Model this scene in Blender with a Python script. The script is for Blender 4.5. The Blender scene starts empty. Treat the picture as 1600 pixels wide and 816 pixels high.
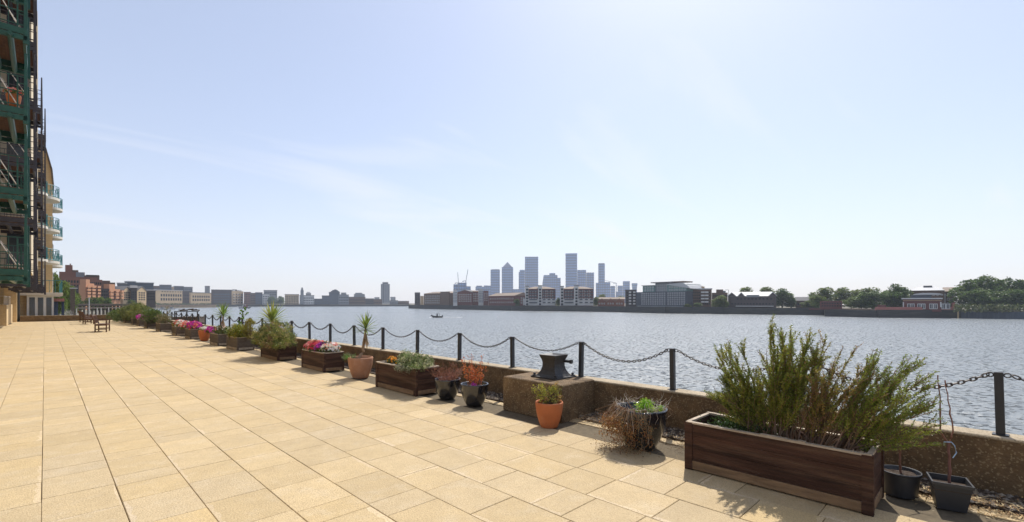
import bpy, math, random
from mathutils import Vector, Matrix, noise as mnoise
R = math.radians
rnd = random.Random(7)
sc = bpy.context.scene
col = sc.collection

# ------------------------------------------------------------------ camera
EYE = 1.6; FPX = 735.0; HY = 473.0
YAW = math.atan(730.0/FPX)
SN, CS = math.sin(YAW), math.cos(YAW)
cam_d = bpy.data.cameras.new("camera"); cam = bpy.data.objects.new("camera", cam_d); col.objects.link(cam)
cam.location = (0, 0, EYE); cam.rotation_euler = (R(90), 0, -YAW)
cam_d.sensor_width = 36; cam_d.lens = 36*FPX/1600; cam_d.shift_y = 65/1600.0
cam_d.clip_start = 0.05; cam_d.clip_end = 9000
sc.camera = cam
# ------------------------------------------------------------------ light
SUN_EL = R(53); SUN_AZ = YAW + R(22)          # azimuth clockwise from +Y
wd = bpy.data.worlds.new("World"); sc.world = wd; wd.use_nodes = True
nt = wd.node_tree; bg = nt.nodes['Background']
sky = nt.nodes.new('ShaderNodeTexSky'); sky.sky_type = 'NISHITA'; sky.sun_disc = False
sky.sun_elevation = SUN_EL; sky.sun_rotation = SUN_AZ
sky.air_density = 0.9; sky.dust_density = .95; sky.ozone_density = 2.2; sky.altitude = 0
# thin high cirrus streaks, laid out by sky direction
tc = nt.nodes.new('ShaderNodeTexCoord')
sx = nt.nodes.new('ShaderNodeSeparateXYZ'); nt.links.new(tc.outputs['Generated'], sx.inputs[0])
def wmath(op, a, b=None):
    n = nt.nodes.new('ShaderNodeMath'); n.operation = op
    for i, v in enumerate((a, b)):
        if v is None: continue
        if isinstance(v, (int, float)): n.inputs[i].default_value = v
        else: nt.links.new(v, n.inputs[i])
    return n.outputs[0]
zz_ = wmath('ADD', wmath('MAXIMUM', sx.outputs[2], 0.0), 0.12)
cx_ = wmath('DIVIDE', sx.outputs[0], zz_); cy_ = wmath('DIVIDE', sx.outputs[1], zz_)
cb = nt.nodes.new('ShaderNodeCombineXYZ'); nt.links.new(cx_, cb.inputs[0]); nt.links.new(cy_, cb.inputs[1])
mp = nt.nodes.new('ShaderNodeMapping'); mp.inputs['Rotation'].default_value = (0, 0, R(35)); mp.inputs['Scale'].default_value = (0.35, 1.3, 1)
nt.links.new(cb.outputs[0], mp.inputs[0])
nz = nt.nodes.new('ShaderNodeTexNoise'); nz.inputs['Scale'].default_value = 1.1; nz.inputs['Detail'].default_value = 6; nz.inputs['Distortion'].default_value = 0.8
nt.links.new(mp.outputs[0], nz.inputs['Vector'])
rp = nt.nodes.new('ShaderNodeValToRGB'); rp.color_ramp.elements[0].position = 0.54; rp.color_ramp.elements[1].position = 0.78
nt.links.new(nz.outputs[0], rp.inputs[0])
mx = nt.nodes.new('ShaderNodeMix'); mx.data_type = 'RGBA'
nt.links.new(wmath('MULTIPLY', rp.outputs[0], 0.6), mx.inputs[0])
nt.links.new(sky.outputs[0], mx.inputs[6]); mx.inputs[7].default_value = (6.6, 6.6, 6.9, 1)
veil = nt.nodes.new('ShaderNodeMix'); veil.data_type = 'RGBA'; veil.inputs[0].default_value = .44
nt.links.new(mx.outputs[2], veil.inputs[6]); veil.inputs[7].default_value = (5.2, 5.25, 5.75, 1)   # thin high haze over the whole sky
hf = wmath('POWER', 2.718, wmath('MULTIPLY', wmath('MAXIMUM', sx.outputs[2], 0.0), -7.0))   # haze thickens towards the horizon
nt.links.new(wmath('ADD', wmath('MULTIPLY', hf, .52), .31), veil.inputs[0])
vc = nt.nodes.new('ShaderNodeMix'); vc.data_type = 'RGBA'; nt.links.new(hf, vc.inputs[0]); vc.inputs[6].default_value = (5.15, 5.25, 5.85, 1); vc.inputs[7].default_value = (5.5, 5.2, 5.0, 1)
nt.links.new(vc.outputs[2], veil.inputs[7]); nt.links.new(veil.outputs[2], bg.inputs[0]); bg.inputs[1].default_value = 0.125

sun_d = bpy.data.lights.new("sun", 'SUN'); sun = bpy.data.objects.new("sun", sun_d); col.objects.link(sun)
sun_d.energy = 3.7; sun_d.angle = R(0.55); sun_d.color = (1.0, 0.95, 0.87)
sdir = Vector((math.sin(SUN_AZ)*math.cos(SUN_EL), math.cos(SUN_AZ)*math.cos(SUN_EL), math.sin(SUN_EL)))
sun.rotation_euler = (-sdir).to_track_quat('-Z', 'Y').to_euler(); sun.location = (0, 0, 60)
vs = sc.view_settings; sc.display_settings.display_device = 'sRGB'
vs.view_transform = 'Standard'; vs.look = 'None'; vs.gamma = 1; vs.use_curve_mapping = False
vs.exposure = 0.42
sc.render.engine = 'CYCLES'
sc.cycles.volume_bounces = 1; sc.cycles.max_bounces = 8; sc.cycles.transparent_max_bounces = 12
sc.cycles.sample_clamp_indirect = 8

# ------------------------------------------------------------------ helpers
def G(px, d, z=0.0):
    """ground point seen at photo column px, at forward distance d"""
    u = (px-800)/FPX
    return Vector((SN*d + CS*u*d, CS*d - SN*u*d, z))
def tag(o, label=None, cat=None, group=None, kind=None):
    if label: o['label'] = label
    if cat: o['category'] = cat
    if group: o['group'] = group
    if kind: o['kind'] = kind
    return o
def empty(name, loc=(0, 0, 0), rz=0, label=None, cat=None, group=None):
    o = bpy.data.objects.new(name, None); o.location = loc; o.rotation_euler = (0, 0, rz)
    o.empty_display_size = 0.1; col.objects.link(o)
    return tag(o, label, cat, group)
def inst(name, me, parent=None, loc=(0, 0, 0), rot=(0, 0, 0), scale=(1, 1, 1)):
    o = bpy.data.objects.new(name, me); col.objects.link(o); o.parent = parent
    o.location = loc; o.rotation_euler = rot; o.scale = scale
    return o
def copy_tree(o, parent=None):
    c = o.copy(); col.objects.link(c); c.parent = parent
    for ch in list(o.children): copy_tree(ch, c)
    return c

class MB:
    def __init__(s): s.v = []; s.f = []; s.c = []; s.m = []; s.cur = (1, 1, 1); s.mi = 0
    def face(s, pts, c=None):
        i = len(s.v); s.v.extend([tuple(p) for p in pts]); s.f.append(tuple(range(i, i+len(pts))))
        s.c.append(c or s.cur); s.m.append(s.mi)
    def mesh_(s, pts, faces, c=None):
        i = len(s.v); s.v.extend([tuple(p) for p in pts])
        for f in faces: s.f.append(tuple(i+k for k in f)); s.c.append(c or s.cur); s.m.append(s.mi)
    def box(s, x0, x1, y0, y1, z0, z1, M=None, c=None, b=0.0):
        if b > 0:
            P = []; 
            for zz, ins in ((z0, b), (z0+b, 0), (z1-b, 0), (z1, b)):
                P.append([(x0+ins+ (b if ins==0 else 0)*0, y0+ins, zz), (x1-ins, y0+ins, zz), (x1-ins, y1-ins, zz), (x0+ins, y1-ins, zz)])
            pts = [p for r_ in P for p in r_]; fs = [(3, 2, 1, 0), (12, 13, 14, 15)]
            for k in range(3):
                for j in range(4): fs.append((4*k+j, 4*k+(j+1) % 4, 4*k+4+(j+1) % 4, 4*k+4+j))
        else:
            pts = [(x, y, z) for z in (z0, z1) for (x, y) in ((x0, y0), (x1, y0), (x1, y1), (x0, y1))]
            fs = [(3, 2, 1, 0), (4, 5, 6, 7), (0, 1, 5, 4), (1, 2, 6, 5), (2, 3, 7, 6), (3, 0, 4, 7)]
        if M is not None: pts = [M @ Vector(p) for p in pts]
        s.mesh_(pts, fs, c)
    def bar(s, a, b, w, h=None, c=None, up=(0, 0, 1)):
        a = Vector(a); b = Vector(b); h = h or w; d = (b-a); L = d.length
        if L < 1e-6: return
        d.normalize(); u = Vector(up)
        if abs(d.dot(u)) > 0.99: u = Vector((0, 1, 0))
        x = d.cross(u).normalized(); y = x.cross(d)
        pts = []
        for p in (a, b):
            for (i, j) in ((-1, -1), (1, -1), (1, 1), (-1, 1)): pts.append(p + x*(i*w/2) + y*(j*h/2))
        s.mesh_(pts, [(3, 2, 1, 0), (4, 5, 6, 7), (0, 1, 5, 4), (1, 2, 6, 5), (2, 3, 7, 6), (3, 0, 4, 7)], c)
    def tube(s, path, rad, n=6, c=None, cap=True):
        path = [Vector(p) for p in path]; m = len(path)
        rads = rad if isinstance(rad, (list, tuple)) else [rad]*m
        pts = []; up = Vector((0.03, 0.02, 1))
        for k, p in enumerate(path):
            d = (path[min(k+1, m-1)] - path[max(k-1, 0)]).normalized()
            u = up if abs(d.dot(up)) < 0.97 else Vector((1, 0.1, 0))
            x = d.cross(u).normalized(); y = x.cross(d)
            for j in range(n):
                a = 2*math.pi*j/n; pts.append(p + (x*math.cos(a)+y*math.sin(a))*rads[k])
        fs = []
        for k in range(m-1):
            for j in range(n): fs.append((k*n+j, k*n+(j+1) % n, (k+1)*n+(j+1) % n, (k+1)*n+j))
        if cap: fs.append(tuple(range(n-1, -1, -1))); fs.append(tuple((m-1)*n+j for j in range(n)))
        s.mesh_(pts, fs, c)
    def lathe(s, prof, n=32, c=None, ctr=(0, 0)):
        pts = []; fs = []
        for (r_, z) in prof:
            for j in range(n):
                a = 2*math.pi*j/n; pts.append((ctr[0]+r_*math.cos(a), ctr[1]+r_*math.sin(a), z))
        for k in range(len(prof)-1):
            for j in range(n): fs.append((k*n+j, k*n+(j+1) % n, (k+1)*n+(j+1) % n, (k+1)*n+j))
        fs.append(tuple(range(n-1, -1, -1))); fs.append(tuple((len(prof)-1)*n+j for j in range(n)))
        s.mesh_(pts, fs, c)
    def prism(s, poly, z0, z1, c=None):
        n = len(poly); pts = [(x, y, z0) for x, y in poly]+[(x, y, z1) for x, y in poly]
        fs = [tuple(range(n-1, -1, -1)), tuple(range(n, 2*n))]+[(j, (j+1) % n, n+(j+1) % n, n+j) for j in range(n)]
        s.mesh_(pts, fs, c)
    def prism_y(s, poly, y0, y1, c=None):   # polygon in x,z run along y
        n = len(poly); pts = [(x, y0, z) for x, z in poly]+[(x, y1, z) for x, z in poly]
        fs = [tuple(range(n)), tuple(range(2*n-1, n-1, -1))]+[((j+1) % n, j, n+j, n+(j+1) % n) for j in range(n)]
        s.mesh_(pts, fs, c)
    def ico(s, p, r_, c=None, q=1.0):
        p = Vector(p); t = [(1, 0, 0), (-1, 0, 0), (0, 1, 0), (0, -1, 0), (0, 0, 1), (0, 0, -1)]
        s.mesh_([p+Vector((a*r_, b*r_, cc*r_*q)) for a, b, cc in t],
                [(0, 2, 4), (2, 1, 4), (1, 3, 4), (3, 0, 4), (2, 0, 5), (1, 2, 5), (3, 1, 5), (0, 3, 5)], c)
    def mesh(s, name, mats, smooth=False):
        me = bpy.data.meshes.new(name); me.from_pydata(s.v, [], s.f); me.update()
        if not isinstance(mats, (list, tuple)): mats = [mats]
        for m in mats: me.materials.append(m)
        me.polygons.foreach_set('material_index', s.m)
        at = me.color_attributes.new('tint', 'FLOAT_COLOR', 'CORNER')
        buf = []
        for f, c in zip(s.f, s.c): buf.extend([c[0], c[1], c[2], 1.0]*len(f))
        at.data.foreach_set('color', buf)
        if smooth: me.polygons.foreach_set('use_smooth', [True]*len(s.f))
        return me
    def build(s, name, mats, parent=None, smooth=False, loc=(0, 0, 0), rz=0):
        return inst(name, s.mesh(name, mats, smooth), parent, loc, (0, 0, rz))

# ------------------------------------------------------------------ materials
MATS = {}
def mat(name, base=(.5, .5, .5), rough=.7, var=.25, scale=4, detail=6, bump=0, bscale=None, metal=0, spec=.5,
        tint=False, trans=0, stretch=(1, 1, 1), speck=None, spscale=60, spth=.72, wear=None, wscale=3, wamt=.5, coat=0, coord='Object'):
    if name in MATS: return MATS[name]
    m = bpy.data.materials.new(name); m.use_nodes = True; t = m.node_tree; N = t.nodes; L = t.links
    b = N['Principled BSDF']; b.inputs['Roughness'].default_value = rough; b.inputs['Metallic'].default_value = metal
    b.inputs['Specular IOR Level'].default_value = spec; b.inputs['Coat Weight'].default_value = coat; b.inputs['Coat Roughness'].default_value = .05
    co = N.new('ShaderNodeTexCoord'); mp = N.new('ShaderNodeMapping'); mp.inputs['Scale'].default_value = stretch
    L.new(co.outputs[coord], mp.inputs[0])
    nz = N.new('ShaderNodeTexNoise'); nz.inputs['Scale'].default_value = scale; nz.inputs['Detail'].default_value = detail
    nz.inputs['Roughness'].default_value = .62; L.new(mp.outputs[0], nz.inputs['Vector'])
    mr = N.new('ShaderNodeMapRange'); mr.inputs[1].default_value = .25; mr.inputs[2].default_value = .75
    mr.inputs[3].default_value = 1-var; mr.inputs[4].default_value = 1+var; L.new(nz.outputs[0], mr.inputs[0])
    def mixc(a, bb, fac, mode='MIX'):
        x = N.new('ShaderNodeMix'); x.data_type = 'RGBA'; x.blend_type = mode
        for sck, val in ((x.inputs[6], a), (x.inputs[7], bb)):
            if isinstance(val, tuple): sck.default_value = (*val, 1)
            else: L.new(val, sck)
        if isinstance(fac, float): x.inputs[0].default_value = fac
        else: L.new(fac, x.inputs[0])
        return x.outputs[2]
    c = base
    if tint:
        a = N.new('ShaderNodeAttribute'); a.attribute_name = 'tint'
        c = mixc(base, a.outputs['Color'], 1.0, 'MULTIPLY')
    c = mixc(c, mr.outputs[0], 1.0, 'MULTIPLY')
    if wear:
        w = N.new('ShaderNodeTexNoise'); w.inputs['Scale'].default_value = wscale; w.inputs['Detail'].default_value = 8; w.inputs['Roughness'].default_value = .7
        L.new(mp.outputs[0], w.inputs['Vector'])
        rr = N.new('ShaderNodeMapRange'); rr.inputs[1].default_value = .5; rr.inputs[2].default_value = .72; rr.inputs[4].default_value = wamt
        L.new(w.outputs[0], rr.inputs[0]); c = mixc(c, wear, rr.outputs[0])
    if speck:
        vo = N.new('ShaderNodeTexVoronoi'); vo.inputs['Scale'].default_value = spscale; L.new(co.outputs[coord], vo.inputs['Vector'])
        sp = N.new('ShaderNodeSeparateColor'); L.new(vo.outputs['Color'], sp.inputs[0])
        lt = N.new('ShaderNodeMath'); lt.operation = 'GREATER_THAN'; lt.inputs[1].default_value = spth; L.new(sp.outputs[0], lt.inputs[0])
        ml = N.new('ShaderNodeMath'); ml.operation = 'MULTIPLY'; ml.inputs[1].default_value = .55; L.new(lt.outputs[0], ml.inputs[0])
        c = mixc(c, speck, ml.outputs[0])
    L.new(c, b.inputs['Base Color'])
    if bump:
        bz = N.new('ShaderNodeTexNoise'); bz.inputs['Scale'].default_value = bscale or scale*6; bz.inputs['Detail'].default_value = 5
        L.new(mp.outputs[0], bz.inputs['Vector'])
        bp = N.new('ShaderNodeBump'); bp.inputs['Strength'].default_value = bump; bp.inputs['Distance'].default_value = .01
        L.new(bz.outputs[0], bp.inputs['Height']); L.new(bp.outputs[0], b.inputs['Normal'])
    if trans:
        tr = N.new('ShaderNodeBsdfTranslucent'); L.new(c, tr.inputs[0]); ms = N.new('ShaderNodeMixShader'); ms.inputs[0].default_value = trans
        L.new(b.outputs[0], ms.inputs[1]); L.new(tr.outputs[0], ms.inputs[2]); L.new(ms.outputs[0], N['Material Output'].inputs[0])
    MATS[name] = m; return m

def brick(name, c1, c2, mortar, scale=1.0, rough=.85, coord='Object'):
    if name in MATS: return MATS[name]
    m = bpy.data.materials.new(name); m.use_nodes = True; t = m.node_tree; N = t.nodes; L = t.links
    b = N['Principled BSDF']; b.inputs['Roughness'].default_value = rough
    co = N.new('ShaderNodeTexCoord'); sp = N.new('ShaderNodeSeparateXYZ'); L.new(co.outputs[coord], sp.inputs[0])
    ad = N.new('ShaderNodeMath'); ad.operation = 'ADD'; L.new(sp.outputs[0], ad.inputs[0]); L.new(sp.outputs[1], ad.inputs[1])
    cb = N.new('ShaderNodeCombineXYZ'); L.new(ad.outputs[0], cb.inputs[0]); L.new(sp.outputs[2], cb.inputs[1])
    br = N.new('ShaderNodeTexBrick'); br.inputs['Scale'].default_value = scale
    br.inputs['Brick Width'].default_value = .225; br.inputs['Row Height'].default_value = .075; br.inputs['Mortar Size'].default_value = .006
    br.inputs['Color1'].default_value = (*c1, 1); br.inputs['Color2'].default_value = (*c2, 1); br.inputs['Mortar'].default_value = (*mortar, 1)
    L.new(cb.outputs[0], br.inputs['Vector'])
    nz = N.new('ShaderNodeTexNoise'); nz.inputs['Scale'].default_value = .35; nz.inputs['Detail'].default_value = 7; L.new(co.outputs[coord], nz.inputs['Vector'])
    mr = N.new('ShaderNodeMapRange'); mr.inputs[1].default_value = .25; mr.inputs[2].default_value = .75; mr.inputs[3].default_value = .72; mr.inputs[4].default_value = 1.25
    L.new(nz.outputs[0], mr.inputs[0])
    x = N.new('ShaderNodeMix'); x.data_type = 'RGBA'; x.blend_type = 'MULTIPLY'; x.inputs[0].default_value = 1
    L.new(br.outputs[0], x.inputs[6]); L.new(mr.outputs[0], x.inputs[7]); L.new(x.outputs[2], b.inputs['Base Color'])
    MATS[name] = m; return m

M_slab = mat('paving_slab_stone', (.51, .385, .21), .82, .10, 4, 14, bump=.7, bscale=70, tint=True, speck=(.34, .24, .13), spscale=170, wear=(.66, .58, .45), wscale=3.5, wamt=.25)
M_joint = mat('joint_sand', (.13, .10, .06), .95, .3, 20)
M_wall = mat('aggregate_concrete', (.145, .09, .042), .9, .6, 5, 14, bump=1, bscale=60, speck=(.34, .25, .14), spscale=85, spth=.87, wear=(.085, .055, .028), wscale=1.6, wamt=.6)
M_cope = mat('pale_concrete_top', (.42, .34, .23), .9, .25, 5, 8, bump=.6, bscale=60, speck=(.2, .15, .09), spscale=90)  # tops of parapet and end wall, paler than their faces
M_soil = mat('potting_soil', (.055, .035, .022), .95, .4, 30, bump=1, bscale=60)
M_wood = mat('stained_timber', (.054, .024, .0145), .72, .8, 11, 12, bump=.9, bscale=45, spec=.25, stretch=(1, .12, 2.5), wear=(.17, .10, .06), wscale=6, wamt=.6)
M_woodx = mat('stained_timber_end', (.054, .024, .0145), .72, .8, 11, 12, bump=.9, bscale=45, spec=.25, stretch=(.12, 1, 2.5), wear=(.17, .10, .06), wscale=6, wamt=.6)
M_woodw = mat('weathered_timber', (.22, .135, .07), .85, .5, 9, 8, bump=.8, bscale=40, stretch=(1, .2, 1), wear=(.055, .033, .02), wscale=7, wamt=.8)
M_rimw = mat('bleached_timber', (.42, .34, .25), .8, .4, 9, 8, bump=.6, bscale=40, stretch=(1, .3, 1), wear=(.1, .06, .04), wscale=10, wamt=.7)
M_grey = mat('grey_timber', (.11, .085, .065), .85, .45, 8, 8, bump=.7, bscale=30, stretch=(1, .2, 2), wear=(.2, .16, .12), wscale=5, wamt=.5)
M_bench = mat('bench_teak', (.115, .055, .03), .6, .3, 8, 6)
M_black = mat('black_painted_steel', (.022, .024, .028), .42, .2, 20, bump=.15, wear=(.07, .045, .03), wscale=14, wamt=.25)
M_iron = mat('cast_iron', (.028, .027, .027), .5, .3, 12, bump=.5, bscale=40, wear=(.09, .05, .03), wscale=9, wamt=.35)
M_chain = mat('chain_steel', (.06, .05, .045), .45, .3, 30, metal=.5)
M_glaze = mat('black_glaze', (.012, .012, .015), .16, .2, 6, coat=.8)
M_plast = mat('black_plastic', (.03, .031, .034), .45, .1, 10)
M_terra = mat('terracotta', (.44, .125, .036), .7, .18, 6, bump=.2, wear=(.50, .27, .15), wscale=5, wamt=.3)
M_terra2 = mat('pale_terracotta', (.40, .19, .10), .8, .15, 6, bump=.2, wear=(.42, .30, .22), wscale=6, wamt=.5)
M_leaf = mat('leaves', (1, 1, 1), .5, .15, 15, tint=True, trans=.45)
M_stem = mat('stems', (1, 1, 1), .8, .2, 20, tint=True)
M_petal = mat('petals', (1, 1, 1), .6, .05, 15, tint=True, trans=.35)
M_glass = mat('window_glass', (.03, .04, .05), .12, .3, 2, spec=.8)
M_white = mat('white_paint', (.72, .71, .68), .6, .08, 3)
M_stone = mat('river_pebbles', (1, 1, 1), .85, .2, 30, tint=True)
# ================================================================== SETTING
WATER = -6.0
# ---- promenade base and slabs
gm = MB(); gm.box(-30, 5.62, -14, 56.4, -7, -.012)
tag(gm.build('promenade', M_joint), kind='structure')
pv = MB()
rows = [(-.02+.46*(i-11), -.02+.46*(i-10)) for i in range(21)] + [(5.04-.46, 5.04), (5.04, 5.2)]
rows = rows[:-2] + rows[-1:]
rows = sorted(set((round(p, 3), round(q, 3)) for p, q in rows if q <= 5.041)) + [(5.04, 5.2)]
for (x0, x1) in rows:
    if x1 < -4.4: continue
    gl_, gr_ = rnd.uniform(.0010, .0030), rnd.uniform(.0010, .0030)
    y = -3.2 - rnd.random()*.5
    while y < 56.3:
        L = rnd.choice((.30, .45, .45, .60, .60, .60)) ; y1 = min(y+L, 56.38)
        t = 1 + rnd.gauss(0, .045); w = rnd.gauss(0, .03)
        c = (t*(1+w*.3), t, t*(1-w))
        near = (y < 16)
        dz = rnd.uniform(-.0012, .0012); dx = rnd.uniform(-.001, .001)
        a0, a1, b0, b1 = x0+gl_+dx, x1-gr_+dx, y+rnd.uniform(.0012, .0035), y1-rnd.uniform(.0012, .0035)
        if near:
            z = dz; e = .004; s1 = rnd.uniform(-.001, .001)
            P = [(a0, b0, -.02), (a1, b0, -.02), (a1, b1, -.02), (a0, b1, -.02),
                 (a0, b0, z-e), (a1, b0, z-e), (a1, b1, z-e), (a0, b1, z-e),
                 (a0+e, b0+e, z), (a1-e, b0+e, z+s1), (a1-e, b1-e, z+s1), (a0+e, b1-e, z)]
            F = []
            for k in (0, 4):
                for j in range(4): F.append((k+j, k+(j+1) % 4, k+4+(j+1) % 4, k+4+j))
            pv.mesh_(P, F, c)
            q4 = [P[8], P[9], P[10], P[11]]
            if rnd.random() < .55:      # lime bloom along one ragged edge
                sd = rnd.randrange(4); A_, B_, C_, D_ = [Vector(q4[(sd+k) % 4]) for k in range(4)]
                nn = 9; wv = rnd.uniform(.015, .05); rag = []
                for k in range(nn+1):
                    t_ = k/nn; e0 = A_.lerp(B_, t_); e1 = D_.lerp(C_, t_); rag.append(e0 + (e1-e0).normalized()*wv*rnd.uniform(.25, 1.2))
                lime = rnd.uniform(1.08, 1.22); cl_ = (c[0]*lime, c[1]*lime*1.03, c[2]*lime*1.16)
                for k in range(nn):
                    t0, t1 = k/nn, (k+1)/nn
                    pv.face([A_.lerp(B_, t0), A_.lerp(B_, t1), rag[k+1], rag[k]], cl_); pv.face([rag[k], rag[k+1], D_.lerp(C_, t1), D_.lerp(C_, t0)], c)
            else: pv.face(q4, c)
        else:
            pv.box(a0, a1, b0, b1, -.02, dz, c=c)
        y = y1
tag(pv.build('paving', M_slab), kind='structure')
# ---- river
M_water = bpy.data.materials.new('river_water'); M_water.use_nodes = True
t = M_water.node_tree; N = t.nodes; L = t.links; b = N['Principled BSDF']
b.inputs['Base Color'].default_value = (.23, .25, .255, 1); b.inputs['Roughness'].default_value = .06; b.inputs['IOR'].default_value = 1.33
co = N.new('ShaderNodeTexCoord')
def wn(scale, detail, stretch, rot, rough=.6, dist=.4):
    m0 = N.new('ShaderNodeMapping'); m0.inputs['Rotation'].default_value = (0, 0, YAW+rot); L.new(co.outputs['Object'], m0.inputs[0])
    m_ = N.new('ShaderNodeMapping'); m_.inputs['Scale'].default_value = stretch; L.new(m0.outputs[0], m_.inputs[0])
    n_ = N.new('ShaderNodeTexNoise'); n_.inputs['Scale'].default_value = scale; n_.inputs['Detail'].default_value = detail; n_.inputs['Roughness'].default_value = rough; n_.inputs['Distortion'].default_value = dist
    L.new(m_.outputs[0], n_.inputs['Vector']); return n_.outputs[0]
def wb(h, dist, prev=None):
    n_ = N.new('ShaderNodeBump'); n_.inputs['Strength'].default_value = 1; n_.inputs['Distance'].default_value = dist; L.new(h, n_.inputs['Height'])
    if prev: L.new(prev, n_.inputs['Normal'])
    return n_.outputs[0]
w0 = wb(wn(.055, 3, (.6, 1, 1), R(5), .6), 1.2)
w1 = wb(wn(.30, 3, (.62, 1, 1), R(12), .62), .85, w0)
w2_ = wb(wn(1.1, 5, (.65, 1, 1), R(-8), .65), .34, w1)
pk = N.new('ShaderNodeMapRange'); pk.interpolation_type = 'SMOOTHSTEP'; pk.inputs[1].default_value = .55; pk.inputs[2].default_value = .74; L.new(wn(2.2, 1, (.8, 1, 1), R(20), .5, 0), pk.inputs[0])
w3 = wb(pk.outputs[0], .36, w2_)
L.new(w3, b.inputs['Normal'])
rg = N.new('ShaderNodeMapRange'); rg.inputs[3].default_value = .27; rg.inputs[4].default_value = .03; L.new(pk.outputs[0], rg.inputs[0]); L.new(rg.outputs[0], b.inputs['Roughness'])
wt = MB(); wt.face([(-3400, -3400, WATER), (3400, -3400, WATER), (3400, 3400, WATER), (-3400, 3400, WATER)])
tag(wt.build('river', M_water), kind='structure')

# ---- far banks (ground) with embankment faces
M_bankg = mat('bank_ground', (.16, .14, .10), .95, .3, .05)
M_quay = mat('dark_quay_wall', (.045, .045, .042), .9, .45, .6, 8, stretch=(.3, .3, 2.5), wear=(.09, .09, .055), wscale=.25, wamt=.6)
M_bluequay = mat('blue_grey_quay_wall', (.075, .09, .115), .85, .35, .5, 8, stretch=(2.5, 2.5, .2))
def pl(px, d): v = G(px, d); return (v.x, v.y)
right_front = [(2300, 190), (1760, 205), (1600, 216), (1500, 231), (1372, 238), (1371, 243), (1290, 262), (1288, 286), (1200, 298), (1130, 315), (1040, 330), (970, 372), (900, 405), (800, 440), (720, 520), (660, 585), (639, 622)]
RB = -2.0
poly = [pl(*p) for p in right_front] + [pl(642, 900), pl(700, 3300), pl(1800, 3300), pl(3600, 2000)]
rb = MB(); rb.prism(poly, -8, RB); tag(rb.build('far_bank_right', [M_bankg]), kind='structure')
left_poly = [(-40, 57.0), (1.2, 57.0), (2.5, 80), pl(110, 118), pl(160, 175), pl(205, 330), pl(238, 720), pl(330, 850), pl(430, 940), pl(640, 968), pl(690, 1100), pl(690, 3000), (-1500, 3000), (-1500, 57)]
lb = MB(); lb.prism(left_poly, -8, RB); tag(lb.build('far_bank_left', [M_bankg]), kind='structure')
def quay(name, pts, z1, th, m, label, cat='river wall'):
    q = MB()
    for (a, c) in zip(pts[:-1], pts[1:]):
        A = G(*a); B = G(*c); dd = (B-A).normalized(); n = Vector((-dd.y, dd.x, 0))
        if n.dot(A) > 0: n = -n
        A2 = A + n*th; B2 = B + n*th
        q.prism([(A.x, A.y), (B.x, B.y), (B2.x, B2.y), (A2.x, A2.y)], -7.5, z1)
    o = q.build(name, m); return tag(o, label, cat)
quay('river_wall', right_front[:4], -2.75, .6, M_bluequay, 'blue grey sheet piled river wall under the big trees at far right')
quay('river_wall', right_front[3:6], -2.1, .7, M_quay, 'dark river wall below the red brick pump house')
quay('river_wall', [(1371, 238.5), (1330, 250), (1290, 262)], -2.3, .8, M_quay, 'dark green stained river wall left of the pump house')
quay('river_wall', right_front[7:10], -1.7, .6, M_quay, 'dark river wall under the riverside pub')
quay('river_wall', right_front[9:13], -1.35, .7, M_quay, 'dark river wall under the glass fronted apartments')
quay('river_wall', right_front[12:17], -1.3, .7, M_quay, 'long dark river wall under the brick apartments left of the towers')
quay('river_wall', [(238, 719), (330, 849), (430, 939), (640, 966)], -3.2, .8, M_quay, 'low dark wall along the distant left bank')

lt_ = MB()
for i in range(520):
    x = 5.2-abs(rnd.gauss(0, .55)); y = rnd.uniform(-.5, 12); s_ = rnd.uniform(.004, .016); a_ = rnd.uniform(0, 6.28)
    c_ = rnd.choice([(.16, .10, .05), (.10, .07, .04), (.26, .17, .08), (.3, .24, .15)])
    lt_.face([(x, y, .004), (x+s_*math.cos(a_), y+s_*math.sin(a_), .006), (x+s_*1.3*math.cos(a_+.5), y+s_*1.3*math.sin(a_+.5), .009), (x+s_*.4*math.cos(a_+1), y+s_*.4*math.sin(a_+1), .004)], c_)
tag(lt_.build('leaf_litter', M_stem), 'tiny brown leaf crumbs scattered on the paving along the planters', 'leaf litter', kind='stuff')
# ---- parapet wall of the promenade
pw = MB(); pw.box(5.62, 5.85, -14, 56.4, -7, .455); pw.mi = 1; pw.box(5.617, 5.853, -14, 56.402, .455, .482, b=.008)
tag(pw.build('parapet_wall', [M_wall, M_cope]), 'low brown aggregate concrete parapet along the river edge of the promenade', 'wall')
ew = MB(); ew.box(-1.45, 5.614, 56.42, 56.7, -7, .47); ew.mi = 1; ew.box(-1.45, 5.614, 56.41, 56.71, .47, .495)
tag(ew.build('end_wall', [M_wall, M_cope]), 'low brown wall closing the far end of the promenade behind the benches', 'wall')
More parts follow.
